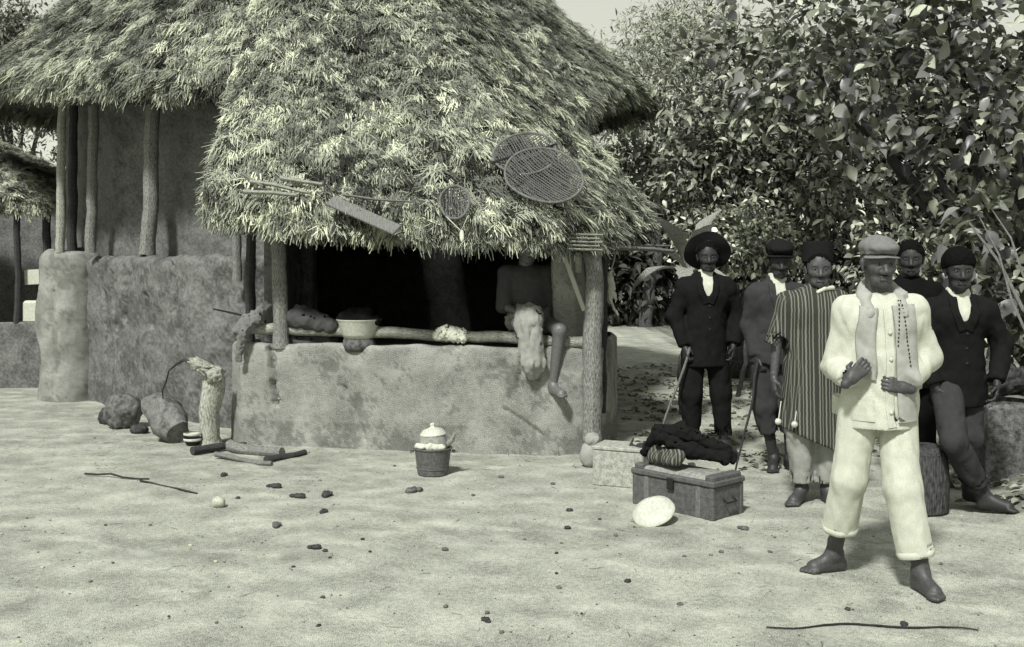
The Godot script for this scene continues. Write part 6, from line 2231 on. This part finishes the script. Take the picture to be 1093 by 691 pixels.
	for k in 25:
		var q := s0.lerp(s1, k / 24.0)
		q.z += 0.02 * sin(k * 0.5) - 0.05 * sin(PI * k / 24.0)
		q.y = land(q.x, q.z) + 0.006
		path.append(q)
		rr.append(0.0028 + 0.0020 * sin(PI * k / 24.0))
	tube(mb, path, rr, 6, 0.2)
	single("long_twig", "long thin dark twig lying in the dust before the barefoot man", "twig", mb, mats.wood_dark, Vector3.ZERO)
	for e: Array in [[92, 509, 160, 514, "thin twig lying in the pale dust before the hearth"], [150, 516, 212, 527, "broken twig in the dust beyond the white pebble"]]:
		mb = MB.new()
		var t0 := on_ground(e[0], e[1])
		var t1 := on_ground(e[2], e[3])
		pole(mb, t0 + V(0, 0.01, 0), t1 + V(0, 0.01, 0), 0.008, 0.006, 0.03, 6, 0.2)
		single("twig", e[4], "twig", mb, mats.wood_dark, Vector3.ZERO)
	mb = MB.new()
	p = on_ground(233, 541)
	lump(mb, V(0, 0.03, 0), V(0.043, 0.038, 0.04), 0.15, 2.0, 9)
	single("white_pebble", "round white pebble lying alone in the dust", "pebble", mb, mats.stone_pale, p)
	# dark clods and stones scattered over the yard
	var clods := [[239, 508, 9, 0], [254, 532, 6, 0], [295, 520, 12, 0], [320, 530, 13, 0], [349, 528, 14, 0], [346, 548, 10, 0], [295, 562, 12, 1], [338, 588, 11, 0], [347, 591, 7, 0], [313, 608, 5, 0], [439, 526, 15, 1], [387, 578, 5, 0], [395, 591, 4, 0], [352, 598, 4, 0], [518, 665, 11, 0], [608, 546, 8, 0], [606, 564, 8, 0], [594, 590, 5, 0], [594, 613, 5, 0], [670, 620, 8, 0], [726, 645, 8, 1], [621, 657, 4, 0], [640, 555, 4, 0], [795, 566, 10, 1], [822, 590, 6, 1], [560, 575, 5, 1], [475, 588, 8, 1], [535, 510, 6, 1], [505, 529, 5, 1], [590, 518, 6, 1], [905, 650, 7, 0], [770, 590, 6, 1], [160, 560, 5, 1], [120, 600, 4, 1], [180, 660, 4, 0], [340, 672, 6, 0], [965, 665, 10, 0]]
	for e: Array in clods:
		mb = MB.new()
		p = on_ground(e[0], e[1])
		var w: float = float(e[2]) * -p.z / F * 0.5
		for k in 1 + int(e[2] > 8):
			lump(mb, V(w * 1.1 * k, w * 0.25, w * 0.4 * k), V(w, w * 0.55, w * 0.8) * (1.0 - 0.3 * k), 0.5, 2.2, 6)
		var cd := single("clod", "dark clod of earth lying loose in the dusty yard" if e[3] == 0 else "grey clod of earth lying loose in the dusty yard", "clod", mb, mats.stone_dark if e[3] == 0 else mats.stone_mid, p, "clods in the yard")
		cd.rotation.y = rf(0, TAU)
	scatter()

# grit all over the yard; dead leaves and rubble on the rough ground behind the men
func scatter() -> void:
	var mb := MB.new()
	lump(mb, Vector3.ZERO, V(1, 0.6, 0.8), 0.5, 2.0, 4)
	var grit := mb.commit(mats.leaf_far)
	var xf := []
	var cl := PackedColorArray()
	for k in 2600:
		var d := pow(rng.randf(), 1.6) * 10.0 + 3.9
		var px := rf(-40, 1130)
		var x := (px - CX) / F * d
		var s := rf(0.002, 0.007) * (1.0 if rng.randf() < 0.9 else 2.2)
		xf.append(Transform3D(Basis(Vector3.UP, rf(0, TAU)).scaled(Vector3.ONE * s), V(x, land(x, -d) + s * 0.3, -d)))
		var g := rf(0.06, 0.5)
		cl.append(Color(g, g, g * 0.93))
	var o := multimesh(self, "grit", grit, xf, cl)
	describe(o, "fine grit strewn over the dusty yard", "grit")
	var lm := leaf_mesh(mats.leaf_far, 0.6, 0.6, 0.3)
	var xf2 := []
	var cl2 := PackedColorArray()
	for k in 3800:
		var x2 := rf(0.7, 4.6)
		var z2 := rf(-15.5, -8.0)
		if k % 5 == 0:
			x2 = rf(2.9, 4.6)
			z2 = rf(-8.5, -5.4)
		if noise2.get_noise_2d(x2 * 1.2, z2 * 1.2) < -0.15:
			continue
		var s2 := rf(0.04, 0.10)
		xf2.append(Transform3D(Basis(Vector3.UP, rf(0, TAU)).rotated(Vector3.RIGHT, rf(-0.4, 0.4)).scaled(Vector3.ONE * s2), V(x2, land(x2, z2) + 0.012, z2)))
		var g2 := rf(0.03, 0.42)
		cl2.append(Color(g2, g2, g2 * 0.92))
	o = multimesh(self, "leaf_litter", lm, xf2, cl2)
	describe(o, "dead leaves and rubble on the rough ground behind the men", "leaf litter")
	# bits of straw and stalk fallen from the thatch
	mb = MB.new()
	tube(mb, pts([V(-0.5, 0, 0), V(-0.15, 0.01, 0.03), V(0.2, 0.0, -0.02), V(0.5, 0.012, 0.02)]), PackedFloat32Array([0.016, 0.022, 0.02, 0.010]), 4, 0.0, false)
	var straw := mb.commit(mats.leaf_far)
	var xf3 := []
	var cl3 := PackedColorArray()
	for k in 800:
		var d3 := rf(4.2, 9.6) if k % 3 == 0 else rf(8.0, 10.2)
		var x3 := (rf(-20, 1110) - CX) / F * d3 if k % 3 == 0 else rf(-4.2, 0.9)
		var l3 := rf(0.02, 0.08)
		xf3.append(Transform3D(Basis(Vector3.UP, rf(0, TAU)).rotated(Vector3.RIGHT, rf(-0.1, 0.1)).scaled(Vector3(l3, l3 * 0.7, l3)), V(x3, land(x3, -d3) + 0.004, -d3)))
		var g4 := rf(0.10, 0.7) if rng.randf() < 0.6 else rf(0.02, 0.1)
		cl3.append(Color(g4, g4, g4 * 0.9))
	o = multimesh(self, "straw_litter", straw, xf3, cl3)
	describe(o, "bits of straw fallen on the ground before the hut", "straw")
